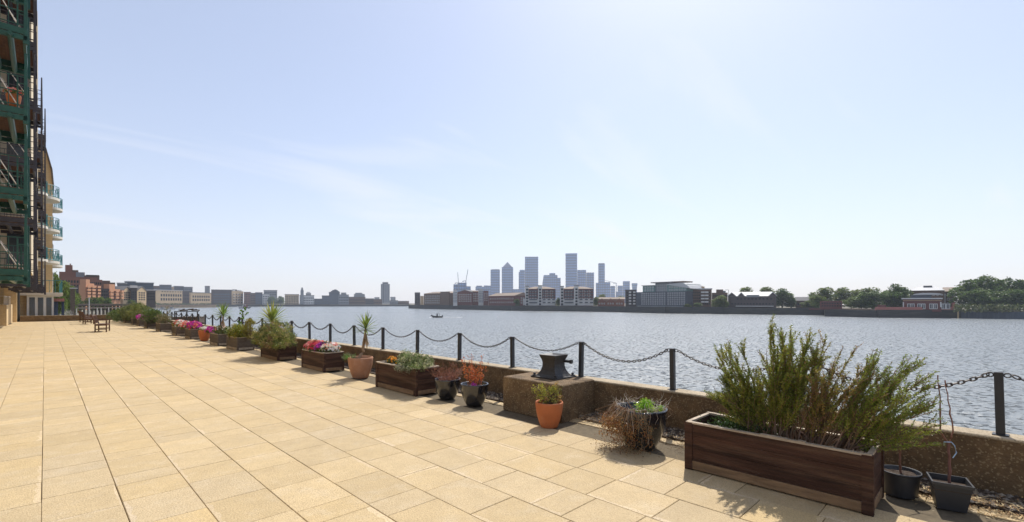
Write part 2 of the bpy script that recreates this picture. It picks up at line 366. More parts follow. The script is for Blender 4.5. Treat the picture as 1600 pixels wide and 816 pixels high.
# ---- gravel strip
gs = MB()
n0 = 60
gs.box(5.205, 5.618, -3, 56.3, -.02, .02)
gs2 = gs.build('gravel_bed', M_soil); tag(gs2, kind='structure')
st = MB()
cols_ = [(.24, .19, .13), (.15, .11, .075), (.20, .17, .14), (.32, .26, .19), (.10, .075, .055)]
for i in range(3600):
    y = -1.6 + 9.5*rnd.random()**1.3; x = rnd.uniform(5.19, 5.62); r_ = rnd.uniform(.008, .026)
    if i > 2900: y = rnd.uniform(7, 30)
    st.ico((x, y, .02+r_*.25), r_, rnd.choice(cols_), .6)
tag(st.build('pebbles', M_stone), 'grey and brown pebbles strewn along the foot of the parapet', 'pebbles', kind='stuff')
sw = MB()
for i in range(2600):
    y = rnd.choice((rnd.gauss(.2, .5), rnd.gauss(-.3, .5), rnd.uniform(-1.2, 3.4))); x = min(5.6, rnd.gauss(5.22, .11)); a = rnd.uniform(0, math.pi)
    l_ = rnd.uniform(.012, .05); w_ = rnd.uniform(.003, .008); z = rnd.uniform(.022, .045) if x > 5.2 else rnd.uniform(.003, .012)
    dx, dy = math.cos(a)*l_/2, math.sin(a)*l_/2; nx, ny = -math.sin(a)*w_/2, math.cos(a)*w_/2
    c = rnd.choice([(.45, .30, .13), (.55, .40, .2), (.35, .2, .09), (.6, .48, .28)])
    sw.face([(x-dx-nx, y-dy-ny, z), (x+dx-nx, y+dy-ny, z+rnd.uniform(-.004, .01)), (x+dx+nx, y+dy+ny, z+.003), (x-dx+nx, y-dy+ny, z+.002)], c)
tag(sw.build('straw_litter', M_stem), 'dry straw coloured plant litter beside the black nursery pots', 'plant litter', kind='stuff')

# ================================================================== PARAPET POSTS AND CHAINS
PX, PY0, PSP = 5.73, -.09, 1.462
pm = MB(); pm.box(-.028, .028, -.028, .028, 0, .53, b=.004)
pm.box(-.05, .05, -.05, .05, 0, .008)
post_me = pm.mesh('chain_post', M_black)
eye_mes = []
for sgn in (-1, 1):
    eye = MB(); ctr = Vector((0, sgn*.052, .505))
    eye.tube([ctr + Vector((0, .022*math.cos(2*math.pi*k/10), .018*math.sin(2*math.pi*k/10))) for k in range(11)], .0055, 6)
    eye_mes.append(eye.mesh('ring_eye', M_chain, True))
npost = 40
ordn = ['nearest', 'second', 'third', 'fourth', 'fifth', 'sixth', 'seventh', 'eighth', 'ninth', 'tenth', 'eleventh', 'twelfth', 'thirteenth', 'fourteenth', 'fifteenth', 'sixteenth', 'seventeenth', 'eighteenth', 'nineteenth', 'twentieth']
# which landmark each numbered post stands by
marks = {0: 'black post on the parapet right of the two potted saplings', 1: 'black post hidden behind the big rosemary planter',
 2: 'black post on the parapet behind the withered vine pot, left of the rosemary', 3: 'black post just right of the cast iron bollard',
 4: 'black post just left of the concrete block with the bollard', 5: 'black post behind the orange leaved plant in the black pot',
 6: 'black post behind the planter of variegated shrubs', 7: 'black post right behind the dracaena in the clay pot',
 8: 'black post left of the dracaena in the clay pot', 9: 'black post behind the mixed petunia planter, right of it in view',
 10: 'black post between the big bush and the petunia planter'}
for k in range(-1, 38):
    y = PY0 + k*PSP
    o = empty('chain_post', (PX, y, .482), 0, marks.get(k, None) or ('far black post of the chain fence beyond the big bush, one of the small ones' if k > 10 else 'black chain fence post at the near end of the parapet'), 'post', 'posts of the chain fence')
    o.rotation_euler = (R(rnd.gauss(0, .7)), R(rnd.gauss(0, .5)), R(rnd.gauss(0, 3)))
    inst('shaft', post_me, o); inst('ring_eye', eye_mes[0], o); inst('ring_eye', eye_mes[1], o)
# one chain span: real links
def chain_mesh(step, n, r_):
    c = MB(); L_ = PSP - .15; sag = .185; pts = []
    m_ = 400; prev = None; acc = 0; out = []
    for i in range(m_+1):
        t_ = i/m_; p = Vector((0, .075 + t_*L_, -.0 - sag*4*t_*(1-t_)))
        if prev is not None: acc += (p-prev).length
        if prev is None or acc >= step: out.append(p); acc = 0
        prev = p
    for i in range(len(out)-1):
        a, b_ = out[i], out[i+1]; d = (b_-a).normalized(); cc = (a+b_)/2
        side = Vector((1, 0, 0)) if i % 2 else d.cross(Vector((1, 0, 0)))
        side = (side + Vector((1, 0, 0))*.2).normalized()
        ln = step*.72
        path = [cc + d*(ln*math.cos(2*math.pi*k/n)) + side*(step*.34*math.sin(2*math.pi*k/n)) for k in range(n+1)]
        c.tube(path, r_, 4, cap=False)
    return c.mesh('chain', M_chain, True)
ch_near = chain_mesh(.040, 8, .0055); ch_far = chain_mesh(.075, 4, .008)
cl = {0: 'steel chain between the post right of the saplings and the rosemary', 1: 'steel chain passing behind the rosemary bushes', 2: 'steel chain hanging in front of the water left of the rosemary planter... above the vine pot'.replace('...', ','),
 3: 'steel chain looping behind the cast iron bollard', 4: 'steel chain above the orange leaved plant', 5: 'steel chain above the variegated planter, right half', 6: 'steel chain between dracaena and variegated planter posts',
 7: 'steel chain passing behind the dracaena crown', 8: 'steel chain above the mixed petunia planter'}
cl[2] = 'steel chain hanging over the water between bollard post and rosemary'
for k in range(-1, 37):
    o = inst('chain', ch_near if k < 9 else ch_far, None, (PX, PY0+k*PSP, .482+.505), scale=(1, 1, rnd.uniform(.86, 1.12)))
    tag(o, cl.get(k) or ('steel chain leaving the picture at the right edge' if k < 0 else 'small far steel chain hanging between posts beyond the big bush'), 'chain', 'chains of the fence')
# far safety ladder handrails and mooring platform
lh = empty('ladder_handrail', (5.9, 22.0, .48), 0, 'small black T shaped ladder handrail at the parapet, left of the big bush', 'handrail')
m = MB(); m.bar((0, 0, 0), (0, 0, .62), .05); m.bar((-.1, -.28, .62), (.1, .42, .62), .05); m.bar((.1, .42, .62), (.1, .42, .1), .04); m.build('rail', M_black, lh)
mpz = empty('mooring_platform', (7.6, 41.5, 0), R(-35), 'dark timber mooring platform with posts and driftwood beyond the parapet', 'mooring platform')
m = MB(); m.box(-.85, .85, -.6, .6, .12, .56)
for x in (-.7, 0, .7):
    for y in (-.5, .5): m.bar((x, y, -7), (x, y, .1), .2)
m.build('deck', M_grey, mpz)
m = MB()
for x in (-.75, .05, .75): m.bar((x, -.5, .56), (x, -.5, .98), .06)
m.bar((-.75, -.5, .95), (.85, -.5, .95), .05); m.build('railing', M_black, mpz)
m = MB()
for i in range(12):
    x = rnd.uniform(-.5, .8); m.bar((x, -.5, 1.0+rnd.random()*.1), (x+rnd.uniform(.2, .5), -.45, 1.02+rnd.random()*.12), .07)
m.build('driftwood', M_grey, mpz)

# ================================================================== BLOCK AND BOLLARD
bk = MB(); bk.box(4.88, 5.612, 3.97, 5.10, -.015, .497, b=.014)
tag(bk.build('concrete_block', M_wall), 'square brown concrete block built against the parapet under the bollard', 'block')
bo = empty('mooring_bollard', (5.36, 4.52, .497), 0, 'black cast iron mooring bollard with square flared top on the concrete block', 'bollard')
m = MB(); m.box(-.24, .24, -.24, .24, 0, .022, b=.004); m.build('base_plate', M_iron, bo)
m = MB(); lv = [(.022, .19), (.05, .165), (.10, .135), (.16, .118), (.21, .115), (.26, .125), (.30, .142), (.325, .15), (.335, .155)]
pts = []; n = 4
for (z, h) in lv:
    for (i, j) in ((-1, -1), (1, -1), (1, 1), (-1, 1)): pts.append((i*h, j*h, z))
fs = [(3, 2, 1, 0)]+[(4*k+j, 4*k+(j+1) % 4, 4*k+4+(j+1) % 4, 4*k+4+j) for k in range(len(lv)-1) for j in range(4)]
m.mesh_(pts, fs)
e = len(lv)-1
m.mesh_([pts[4*e], pts[4*e+1], pts[4*e+2], pts[4*e+3], (-.11, -.11, .315), (.11, -.11, .315), (.11, .11, .315), (-.11, .11, .315)], [(0, 1, 5, 4), (1, 2, 6, 5), (2, 3, 7, 6), (3, 0, 4, 7), (4, 5, 6, 7)])
m.build('pedestal', M_iron, bo)
m = MB(); m.tube([(.10, -.02, .235), (.13, -.22, .235)], .022, 10); m.tube([(.13, -.21, .235), (.132, -.24, .235)], .032, 10); m.build('locking_pin', M_iron, bo)
for (x, y) in ((-.2, .2), (.2, .2), (.2, -.2), (-.2, -.2)):
    m = MB(); m.tube([(x, y, .02), (x, y, .035)], .036, 10); m.tube([(x, y, .035), (x, y, .065)], .02, 6); m.build('bolt', M_iron, bo)

# ================================================================== PLANTERS
def planter(x0, x1, y0, y1, h, label, tone=None, tilt=0, soil=.05):
    cx, cy = (x0+x1)/2, (y0+y1)/2; hx, hy = (x1-x0)/2, (y1-y0)/2
    o = empty('wooden_planter', (cx, cy, 0), tilt, label, 'planter', 'wooden planters along the parapet')
    wa, wb = (M_wood, M_woodx) if not tone else (M_grey, M_grey)
    t_ = .028; zb = .095
    nb = 3; bh = (h-zb-.02)/nb
    for sx_ in (-1, 1):       # long sides: three boards and a weathered skirting
        m = MB()
        for k in range(nb):
            g = rnd.uniform(-.0015, .0015); xa = sx_*(hx-.014)+g
            m.box(xa-t_/2, xa+t_/2, -hy+.03, hy-.03, zb+k*bh+.0008, zb+(k+1)*bh-.0008, b=.0018)
        m.build('side_board', wa, o)
        m = MB(); xa = sx_*(hx-.008); m.box(xa-t_/2, xa+t_/2, -hy+.03, hy-.03, .012, zb-.003, b=.003); m.build('skirting', M_woodw if not tone else M_rimw, o)
    for sy_ in (-1, 1):
        m = MB()
        for k in range(nb):
            ya = sy_*(hy-.014); m.box(-hx+.03, hx-.03, ya-t_/2, ya+t_/2, zb+k*bh+.0008, zb+(k+1)*bh-.0008, b=.0018)
        m.build('end_board', wb, o)
        m = MB(); ya = sy_*(hy-.008); m.box(-hx+.03, hx-.03, ya-t_/2, ya+t_/2, .02, zb-.003, b=.003); m.build('skirting', M_woodw if not tone else M_rimw, o)
    for sx_ in (-1, 1):
        for sy_ in (-1, 1):
            m = MB(); xa, ya = sx_*(hx-.012), sy_*(hy-.025)
            m.box(xa-.022, xa+.022, ya-.037, ya+.037, 0, h-.012, b=.004); m.build('corner_post', wa, o)
    m = MB()                  # ragged bleached top rail
    for sx_ in (-1, 1):
        y = -hy
        while y < hy-.001:
            y2 = min(y+rnd.uniform(.04, .22), hy); xa = sx_*(hx-.012)
            m.box(xa-.022+rnd.uniform(0, .004), xa+.022-rnd.uniform(0, .004), y, y2, h-.022, h+rnd.uniform(-.011, .003)); y = y2
    for sy_ in (-1, 1): m.box(-hx+.034, hx-.034, sy_*(hy-.016)-.018, sy_*(hy-.016)+.018, h-.021, h-.004)
    m.build('top_rail', M_rimw, o)
    m = MB(); nx, ny = 6, 14; P = []; F = []
    for i in range(nx+1):
        for j in range(ny+1): P.append((-hx+.03+(2*hx-.06)*i/nx, -hy+.03+(2*hy-.06)*j/ny, h-soil+rnd.uniform(-.015, .015)))
    for i in range(nx):
        for j in range(ny): a = i*(ny+1)+j; F.append((a, a+ny+1, a+ny+2, a+1))
    m.mesh_(P, F); m.build('soil', M_soil, o)
    return o
planter(4.39, 4.89, .60, 2.035, .465, 'large dark brown planter holding the tall rosemary bushes at right', soil=.10)
planter(4.48, 4.96, 6.83, 8.18, .48, 'brown planter with variegated shrubs beside the two black pots')
planter(4.53, 5.0, 10.66, 11.96, .45, 'brown planter full of mixed red, purple and white petunias')
planter(4.54, 5.02, 13.68, 15.1, .45, 'brown planter almost buried by the biggest round bush')
planter(4.54, 5.04, 17.5, 18.8, .44, 'weathered grey planter with yellow green leafy plants', 1)
planter(4.52, 5.02, 19.9, 21.05, .44, 'weathered grey planter in front of the small palm, right of the far clay pot', 1)
planter(4.50, 4.98, 24.37, 25.5, .44, 'grey planter of magenta and pink petunias left of the far clay pot', 1)
planter(4.48, 4.98, 27.4, 28.5, .44, 'grey planter of white and salmon petunias', 1)
planter(4.48, 5.0, 31.8, 33.2, .46, 'grey planter with a sparse brown shrub and straw stalks', 1)
planter(4.50, 5.0, 36.6, 37.9, .46, 'grey planter with a spiky dark green plant', 1)
planter(4.50, 5.0, 40.1, 41.3, .46, 'small far planter with a pink flowering plant', 1)
planter(4.48, 4.98, 43.0, 44.1, .46, 'small far planter under dense green foliage, second from the end', 1)
planter(4.50, 5.0, 47.8, 49.0, .46, 'farthest planter, under the low green shrubs by the end wall', 1)

# ================================================================== POTS
def pot(x, y, r_, h, m_, label, kind='tall', soilm=True, name='plant_pot', cat='pot'):
    o = empty(name, (x, y, 0), rnd.uniform(0, 6), label, cat, None)
    b_ = MB()
    if kind == 'egg':     # rounded glazed pot
        pr = [(r_*.50, 0), (r_*.56, .01), (r_*.72, h*.22), (r_*.88, h*.48), (r_*.97, h*.74), (r_*.98, h*.90), (r_*1.0, h*.965), (r_*.99, h), (r_*.93, h), (r_*.90, h*.95), (r_*.89, h*.86)]
    elif kind == 'clay':
        pr = [(r_*.60, 0), (r_*.63, .012), (r_*.80, h*.3), (r_*.93, h*.6), (r_*.985, h*.84), (r_*1.0, h*.93), (r_*.985, h*.985), (r_*.95, h), (r_*.90, h*.985), (r_*.88, h*.9), (r_*.87, h*.82)]
    else:                 # nursery bucket
        pr = [(r_*.80, 0), (r_*.82, .008), (r_*.95, h*.90), (r_*.955, h*.92), (r_*1.03, h*.92), (r_*1.03, h), (r_*.97, h), (r_*.94, h*.93), (r_*.92, h*.8)]
    b_.lathe(pr, 40); b_.build('body', m_, o, True)
    s_ = MB(); n = 20; zz = h*(.84 if kind != 'bucket' else .84); P = [(0, 0, zz+.012)]
    rr = pr[-1][0]*.995
    for q in (.5, 1.0):
        for j in range(n): P.append((rr*q*math.cos(2*math.pi*j/n), rr*q*math.sin(2*math.pi*j/n), zz+rnd.uniform(-.006, .012)))
    F = [(0, 1+j, 1+(j+1) % n) for j in range(n)]+[(1+j, 1+n+j, 1+n+(j+1) % n, 1+(j+1) % n) for j in range(n)]
    s_.mesh_(P, F); s_.build('soil', M_soil, o)
    return o
pot(4.69, 2.70, .29, .44, M_glaze, 'black glazed pot overhung by withered brown vines', 'egg')
pot(4.62, 3.97, .18, .325, M_terra, 'orange terracotta pot standing in front of the concrete block', 'clay')
pot(4.74, 5.60, .22, .345, M_glaze, 'black glazed pot holding the orange leaved plant, right of the pair', 'egg')
pot(4.76, 6.32, .22, .335, M_glaze, 'black glazed pot with bare reddish twigs, left of the pair', 'egg')
pot(4.78, 9.40, .26, .44, M_terra2, 'large pale terracotta pot holding the dracaena', 'clay')
pot(4.74, 23.05, .22, .45, M_terra, 'far orange terracotta pot between two grey planters', 'clay')
pot(5.07, .50, .135, .20, M_plast, 'round black plastic nursery pot right of the big planter', 'bucket')
sp = empty('plant_pot', (5.03, .20, 0), R(12), 'square black plastic nursery pot with the forked bare sapling', 'pot')
m = MB(); P = []
for (z, h) in ((0, .085), (.19, .112), (.192, .122), (.215, .122), (.215, .112), (.16, .108)):
    for (i, j) in ((-1, -1), (1, -1), (1, 1), (-1, 1)): P.append((i*h, j*h, z))
F = [(3, 2, 1, 0)]+[(4*k+j, 4*k+(j+1) % 4, 4*k+4+(j+1) % 4, 4*k+4+j) for k in range(5) for j in range(4)]
m.mesh_(P, F); m.build('body', M_plast, sp)
m = MB(); m.box(-.107, .107, -.107, .107, .15, .172); m.build('soil', M_soil, sp)

# ================================================================== BENCHES
def bench():
    o = empty('garden_bench', (0, 0, 0), 0, 'x', 'bench', 'wooden benches facing the river')
    W = 1.5
    m = MB()
    for k in range(5): m.box(.06+k*.088, .06+k*.088+.075, -W/2+.04, W/2-.04, .42, .44)
    m.box(.06, .10, -W/2+.06, W/2-.06, .35, .42); m.box(.46, .50, -W/2+.06, W/2-.06, .35, .42)
    m.build('seat', M_bench, o)
    m = MB()
    m.bar((-.10, -W/2+.03, .88), (-.10, W/2-.03, .88), .035, .085); m.bar((.0, -W/2+.03, .50), (.0, W/2-.03, .50), .03, .06)
    for k in range(14): y = -W/2+.11+k*(W-.22)/13; m.bar((-.005, y, .5), (-.095, y, .86), .018, .055)
    m.build('backrest', M_bench, o)
    for sy_ in (-1, 1):
        y = sy_*(W/2)
        m = MB(); m.bar((.49, y, 0), (.49, y, .62), .06); m.build('leg', M_bench, o)
        m = MB(); m.bar((.03, y, 0), (.03, y, .45), .06); m.bar((.03, y, .45), (-.11, y, .93), .055); m.build('leg', M_bench, o)
        m = MB(); m.bar((-.05, y, .64), (.56, y, .64), .07, .03); m.build('armrest', M_bench, o)
        m = MB(); m.bar((.05, y, .16), (.48, y, .16), .03, .05); m.bar((.05, y, .38), (.48, y, .38), .03, .06); m.build('side_rail', M_bench, o)
    return o
bn = bench(); bn['label'] = 'nearest brown wooden bench, standing alone in front of the other two'
V0 = Vector((0, .75, 0))
bn.location = G(152, 25.3) + V0; bn.rotation_euler = (0, 0, R(-9))
for (px, d, lab, rr) in ((131.5, 34.5, 'front brown bench of the far pair near the end wall', 2), (127.5, 38.3, 'rear brown bench of the far pair, the one closest to the end wall', 5)):
    c = copy_tree(bn); c.location = G(px, d) + V0; c['label'] = lab; c.rotation_euler = (0, 0, R(rr))
# ================================================================== PLANTS
def V(*a): return Vector(a)
def rdir(up=0.0):
    while True:
        v = V(rnd.uniform(-1, 1), rnd.uniform(-1, 1), rnd.uniform(-1, 1))
        if .01 < v.length < 1: v.normalize(); v.z += up; return v.normalized()
def vary(c, a=.25):
    k = 1+rnd.uniform(-a, a); return (c[0]*k*(1+rnd.uniform(-.1, .1)), c[1]*k, c[2]*k*(1+rnd.uniform(-.15, .15)))
def leaf(mb, p, d, l_, w_, c, bend=.0):
    d = d.normalized(); s_ = d.cross(rdir()); 
    if s_.length < .05: s_ = V(1, 0, 0)
    s_.normalize(); n_ = d.cross(s_)
    m_ = p + d*(l_*.5) + n_*(bend*l_)
    mb.face([p, m_+s_*(w_/2), p+d*l_, m_-s_*(w_/2)], c)
def twig(mb, p, q, r0, r1, c, wob=.0, n=4, seg=4):
    pts = []; L_ = (q-p).length
    for i in range(seg+1):
        t_ = i/seg; pts.append(p.lerp(q, t_) + (rdir()*wob*L_ if 0 < i < seg else V(0, 0, 0)))
    mb.tube(pts, [r0+(r1-r0)*i/seg for i in range(seg+1)], n, c, cap=False)
    return pts
GREEN = [(.25, .29, .04), (.34, .34, .055), (.17, .21, .03)]
# ---- rosemary bushes
def rosemary(base, stems, label, dead=.15, lc=GREEN, lf=1.0):
    o = empty('rosemary_bush', base, 0, label, 'shrub', 'rosemary bushes in the big planter')
    sm, lm = MB(), MB(); B = V(*base)
    bark = [(.20, .12, .07), (.26, .16, .10), (.15, .09, .055)]
    for (tip, nsh, dd) in stems:
        T = V(*tip)-B; foot = V(rnd.uniform(-.10, .10), rnd.uniform(-.12, .12), 0)
        ctrl = foot.lerp(T, .5) + V(T.x*-.10, T.y*-.12, 0)
        def pt(t_): return foot*(1-t_)**2 + ctrl*(2*t_*(1-t_)) + T*t_*t_
        path = [pt(i/8.)+rdir()*.006 for i in range(9)]
        sm.tube(path, [.0045*(1-i/8.)+.0016 for i in range(9)], 5, vary(rnd.choice(bark)), cap=False)
        L_ = T.length
        gcol = rnd.choice(lc)
        if rnd.random() > dd:
            nn = int(L_/.0030*lf)
            for i in range(nn):
                t_ = rnd.uniform(.30, 1.0); p = pt(t_); tg = (pt(min(t_+.04, 1.0))-pt(t_-.04)).normalized()
                leaf(lm, p, (tg*.7+rdir()*.9).normalized(), rnd.uniform(.018, .032), rnd.uniform(.005, .008), vary(gcol, .35) if rnd.random() > .08 else vary((.24, .26, .06), .3))
        def shoot(p, d, l_, isdead):
            q = p + d*l_; c = vary(rnd.choice(bark), .2)
            mid = p.lerp(q, .5)+V(0, 0, l_*.04)
            sm.tube([p, mid, q], [.0028, .002, .0012], 3, c, cap=False)
            n = int(l_/.0030*lf)
            cc = rnd.choice(lc)
            if isdead: n = int(n*.22)
            for i in range(n):
                t_ = (i+rnd.random())/n; pp = p.lerp(mid, t_*2) if t_ < .5 else mid.lerp(q, t_*2-1)
                if t_ < .12: continue
                dr = (d*.65 + rdir()*.9).normalized()
                col_ = vary((.26, .17, .08), .3) if (isdead or rnd.random() < .06) else vary(cc, .35)
                if t_ > .8 and not isdead and rnd.random() < .5: col_ = vary((.17, .21, .05))
                leaf(lm, pp, dr, rnd.uniform(.014, .028), rnd.uniform(.005, .008), col_)
        for k in range(nsh):
            t_ = rnd.uniform(.16, 1.0)**.9; p = pt(t_); tang = (pt(min(t_+.05, 1))-pt(t_-.05)).normalized()
            d = (tang*1.3 + V(0, 0, .45) + rdir(.1)*.72).normalized()
            shoot(p, d, rnd.uniform(.09, .20)*(1.15-.35*t_), (rnd.random() < dd) or t_ < .30 and rnd.random() < .4)
        tang = (pt(1)-pt(.9)).normalized()
        shoot(pt(.93), tang, .12, rnd.random() < dd*.5)
    sm.build('branches', M_stem, o); lm.build('foliage', M_leaf, o)
    return o
def fan(n, pts, jit, nsh, dead):
    out = []; nsh = int(nsh*1.0)
    for i in range(n):
        a = rnd.choice(pts); s_ = rnd.uniform(.48, 1.0) if i > len(pts) else 1.0
        if i < len(pts): a = pts[i]
        out.append((V(a[0]+rnd.gauss(0, jit*.8), a[1]+rnd.gauss(0, jit), .38+(a[2]-.38)*s_+rnd.gauss(0, .02)), nsh, dead))
    return out
def atp(px, py, X):      # point on the vertical plane X = const seen at photo pixel
    u = (px-800)/FPX; Y = X*(CS-u*SN)/(SN+u*CS); d = SN*X+CS*Y
    return (X, Y, EYE-(py-HY)*d/FPX)
P1 = [atp(1122, 560, 4.7), atp(1140, 548, 4.62), atp(1158, 545, 4.7), atp(1152, 570, 4.5), atp(1175, 590, 4.6), atp(1128, 600, 4.6), atp(1187, 600, 4.55), atp(1145, 625, 4.5)]
rosemary((4.66, 1.45, .37), fan(38, P1, .05, 12, .08), 'dense green rosemary leaning left over the left end of the big planter', lf=1.25)
P2 = [atp(1221, 517, 4.7), atp(1235, 520, 4.64), atp(1210, 535, 4.7), atp(1246, 530, 4.74), atp(1228, 545, 4.5), atp(1213, 560, 4.55), atp(1252, 548, 4.6), atp(1262, 545, 4.66), atp(1240, 570, 4.5)]
rosemary((4.64, 1.30, .37), fan(46, P2, .045, 12, .10), 'tallest green rosemary in the middle of the big planter', lf=1.25)
P3 = [atp(1285, 538, 4.66), atp(1272, 560, 4.7), atp(1300, 565, 4.6), atp(1314, 552, 4.7), atp(1330, 580, 4.66), atp(1320, 595, 4.55), atp(1195, 560, 4.75), atp(1290, 585, 4.5), atp(1280, 600, 4.5)]
rosemary((4.64, 1.08, .37), fan(46, P3, .06, 9, .45), 'half dead rosemary with bare brown stems, right of the tallest one', .4, [(.30, .26, .05), (.36, .25, .07), (.18, .20, .04)])
P4 = [atp(1360, 555, 4.66), atp(1372, 560, 4.6), atp(1350, 575, 4.6), atp(1392, 578, 4.66), atp(1405, 570, 4.7), atp(1428, 572, 4.7), atp(1440, 590, 4.66), atp(1450, 625, 4.66), atp(1446, 640, 4.6), atp(1380, 610, 4.5), atp(1452, 660, 4.66), atp(1430, 683, 4.6), atp(1410, 610, 4.5)]
rosemary((4.64, .86, .37), fan(44, P4, .045, 10, .16), 'bright green rosemary spreading right over the end of the big planter', .2, [(.25, .31, .045), (.34, .38, .06), (.18, .23, .035)])
# low dark weeds under them
w_ = empty('low_herb', (4.66, 1.62, .37), 0, 'low dark green herb at the foot of the left rosemary', 'plant'); m = MB()
for i in range(1500): leaf(m, V(rnd.gauss(0, .09), rnd.gauss(0, .14), rnd.uniform(-.02, .10)), rdir(.6), .03, .012, vary((.045, .08, .02)))
m.build('foliage', M_leaf, w_)

# ---- generic leafy bush
def bush(name, base, lobes, n, ls, lw, cols, label, cat='shrub', stems=20, up=.4, group=None, droop=0, stemc=(.16, .10, .06), shell=.55):
    o = empty(name, base, 0, label, cat, group); lm, sm = MB(), MB()
    tot = sum(l[3]*l[4]*l[5] for l in lobes)
    for (x, y, z, rx, ry, rz) in lobes:
        k = int(n*rx*ry*rz/tot); nc = max(4, k//28)
        for _ in range(nc):      # little sprays of leaves round a twig tip
            d = rdir(.1); q = rnd.random()**.45*(1-shell)+shell if rnd.random() < .8 else rnd.random()
            ctr = V(x+d.x*rx*q, y+d.y*ry*q, z+d.z*rz*q)
            if ctr.z < .02: ctr.z = .02+rnd.random()*.05
            cc = rnd.choice(cols); od = (d+V(0, 0, up)).normalized()
            for _ in range(28):
                p = ctr + rdir()*rnd.random()*ls*2.2
                leaf(lm, p, (od+rdir()*1.1).normalized(), ls*rnd.uniform(.6, 1.3), lw*rnd.uniform(.7, 1.3), vary(cc, .3), .1)
            if rnd.random() < .35: twig(sm, V(rnd.uniform(-.05, .05), rnd.uniform(-.05, .05), 0), ctr, .005, .0015, vary(stemc), .03, 3, 3)
    for _ in range(stems):
        l = rnd.choice(lobes); d = rdir(.5); twig(sm, V(rnd.uniform(-.05, .05), rnd.uniform(-.05, .05), 0), V(l[0]+d.x*l[3]*.8, l[1]+d.y*l[4]*.8, l[2]+d.z*l[5]*.8), .007, .002, vary(stemc), .03, 4, 4)
    lm.build('foliage', M_leaf, o)
    if sm.v: sm.build('stems', M_stem, o)
    return o
def blossoms(parent, spots, n, r_, cols, name='flowers', z0=0.0):
    m = MB()
    for _ in range(n):
        (x, y, z, rx, ry, rz) = rnd.choice(spots); d = rdir(.9)
        p = V(x+d.x*rx*rnd.uniform(.8, 1.08), y+d.y*ry*rnd.uniform(.8, 1.08), max(z0, z+d.z*rz*rnd.uniform(.85, 1.1)))
        nrm = (d+V(-.3, -.3, .3)+rdir()*.5).normalized(); a_ = nrm.cross(V(0, 0, 1)).normalized(); b_ = nrm.cross(a_)
        c = vary(rnd.choice(cols), .15); rr = r_*rnd.uniform(.7, 1.25); ctr = p - nrm*rr*.35
        for k in range(5):
            a0 = 2*math.pi*(k-.48)/5; a1 = 2*math.pi*(k+.48)/5; am = (a0+a1)/2
            e0 = p+(a_*math.cos(a0)+b_*math.sin(a0))*rr*.8; e1 = p+(a_*math.cos(a1)+b_*math.sin(a1))*rr*.8
            em = p+(a_*math.cos(am)+b_*math.sin(am))*rr + nrm*rr*rnd.uniform(-.15, .15)
            m.face([ctr, e0, em, e1], c)
    return m.build(name, M_petal, parent)
PINK = [(.75, .06, .14), (.80, .16, .14), (.78, .22, .2)]; MAG = [(.62, .03, .38), (.7, .08, .5), (.45, .02, .3)]
WHT = [(.82, .80, .74), (.85, .82, .78), (.8, .74, .66)]; PUR = [(.10, .02, .16), (.22, .03, .25)]; SAL = [(.82, .32, .24), (.84, .42, .34)]
YG = [(.26, .26, .03), (.20, .23, .03), (.32, .28, .04), (.12, .16, .03)]
MG = [(.09, .14, .03), (.14, .18, .04), (.06, .10, .025)]

# planter G: variegated shrubs and orange marigolds
bush('variegated_shrub', (4.72, 7.25, .43), [(0, 0, .10, .26, .42, .16), (-.10, -.30, .02, .2, .25, .16), (.05, .3, .12, .16, .22, .14)], 5200, .032, .015,
     [(.30, .33, .16), (.20, .26, .09), (.42, .42, .24), (.10, .14, .04)], 'cream and green variegated shrub filling the planter next to the black pots')
bush('trailing_shrub', (4.42, 7.15, .40), [(.0, 0, -.05, .07, .22, .10), (.0, -.05, -.14, .05, .08, .08)], 900, .026, .012, [(.30, .30, .18), (.2, .2, .12)], 'thin pale trailing sprig hanging over the front of the variegated planter', stems=6)
o = bush('marigold', (4.66, 7.92, .43), [(0, 0, .05, .10, .13, .08)], 700, .028, .012, MG, 'orange marigolds at the left end of the variegated planter', 'flowers', 6)
blossoms(o, [(0, 0, .06, .10, .14, .09)], 60, .018, [(.85, .38, .02), (.8, .25, .02)])
# pot F: bare red twigs
o = empty('bare_twigs', (4.76, 6.32, .28), 0, 'bare reddish brown twigs in the left black pot', 'plant'); m = MB(); lm = MB()
for i in range(90):
    a = rnd.uniform(0, 6.28); q = V(math.cos(a)*rnd.uniform(.05, .36), math.sin(a)*rnd.uniform(.05, .36), rnd.uniform(.05, .30)); f = V(math.cos(a)*.1*rnd.random(), math.sin(a)*.1*rnd.random(), 0)
    pp = twig(m, f, q, .0035, .0012, vary(rnd.choice([(.26, .10, .06), (.34, .17, .10), (.18, .07, .05)])), .08, 3, 4)
    for _ in range(4):
        b_ = rnd.choice(pp[1:]); twig(m, b_, b_+rdir(.5)*.08, .0018, .0008, vary((.32, .13, .08)), .05, 3, 2)
        leaf(lm, b_+rdir()*.03, rdir(.2), .02, .008, vary((.34, .13, .06)))
m.build('twigs', M_stem, o); lm.build('dry_leaves', M_leaf, o)
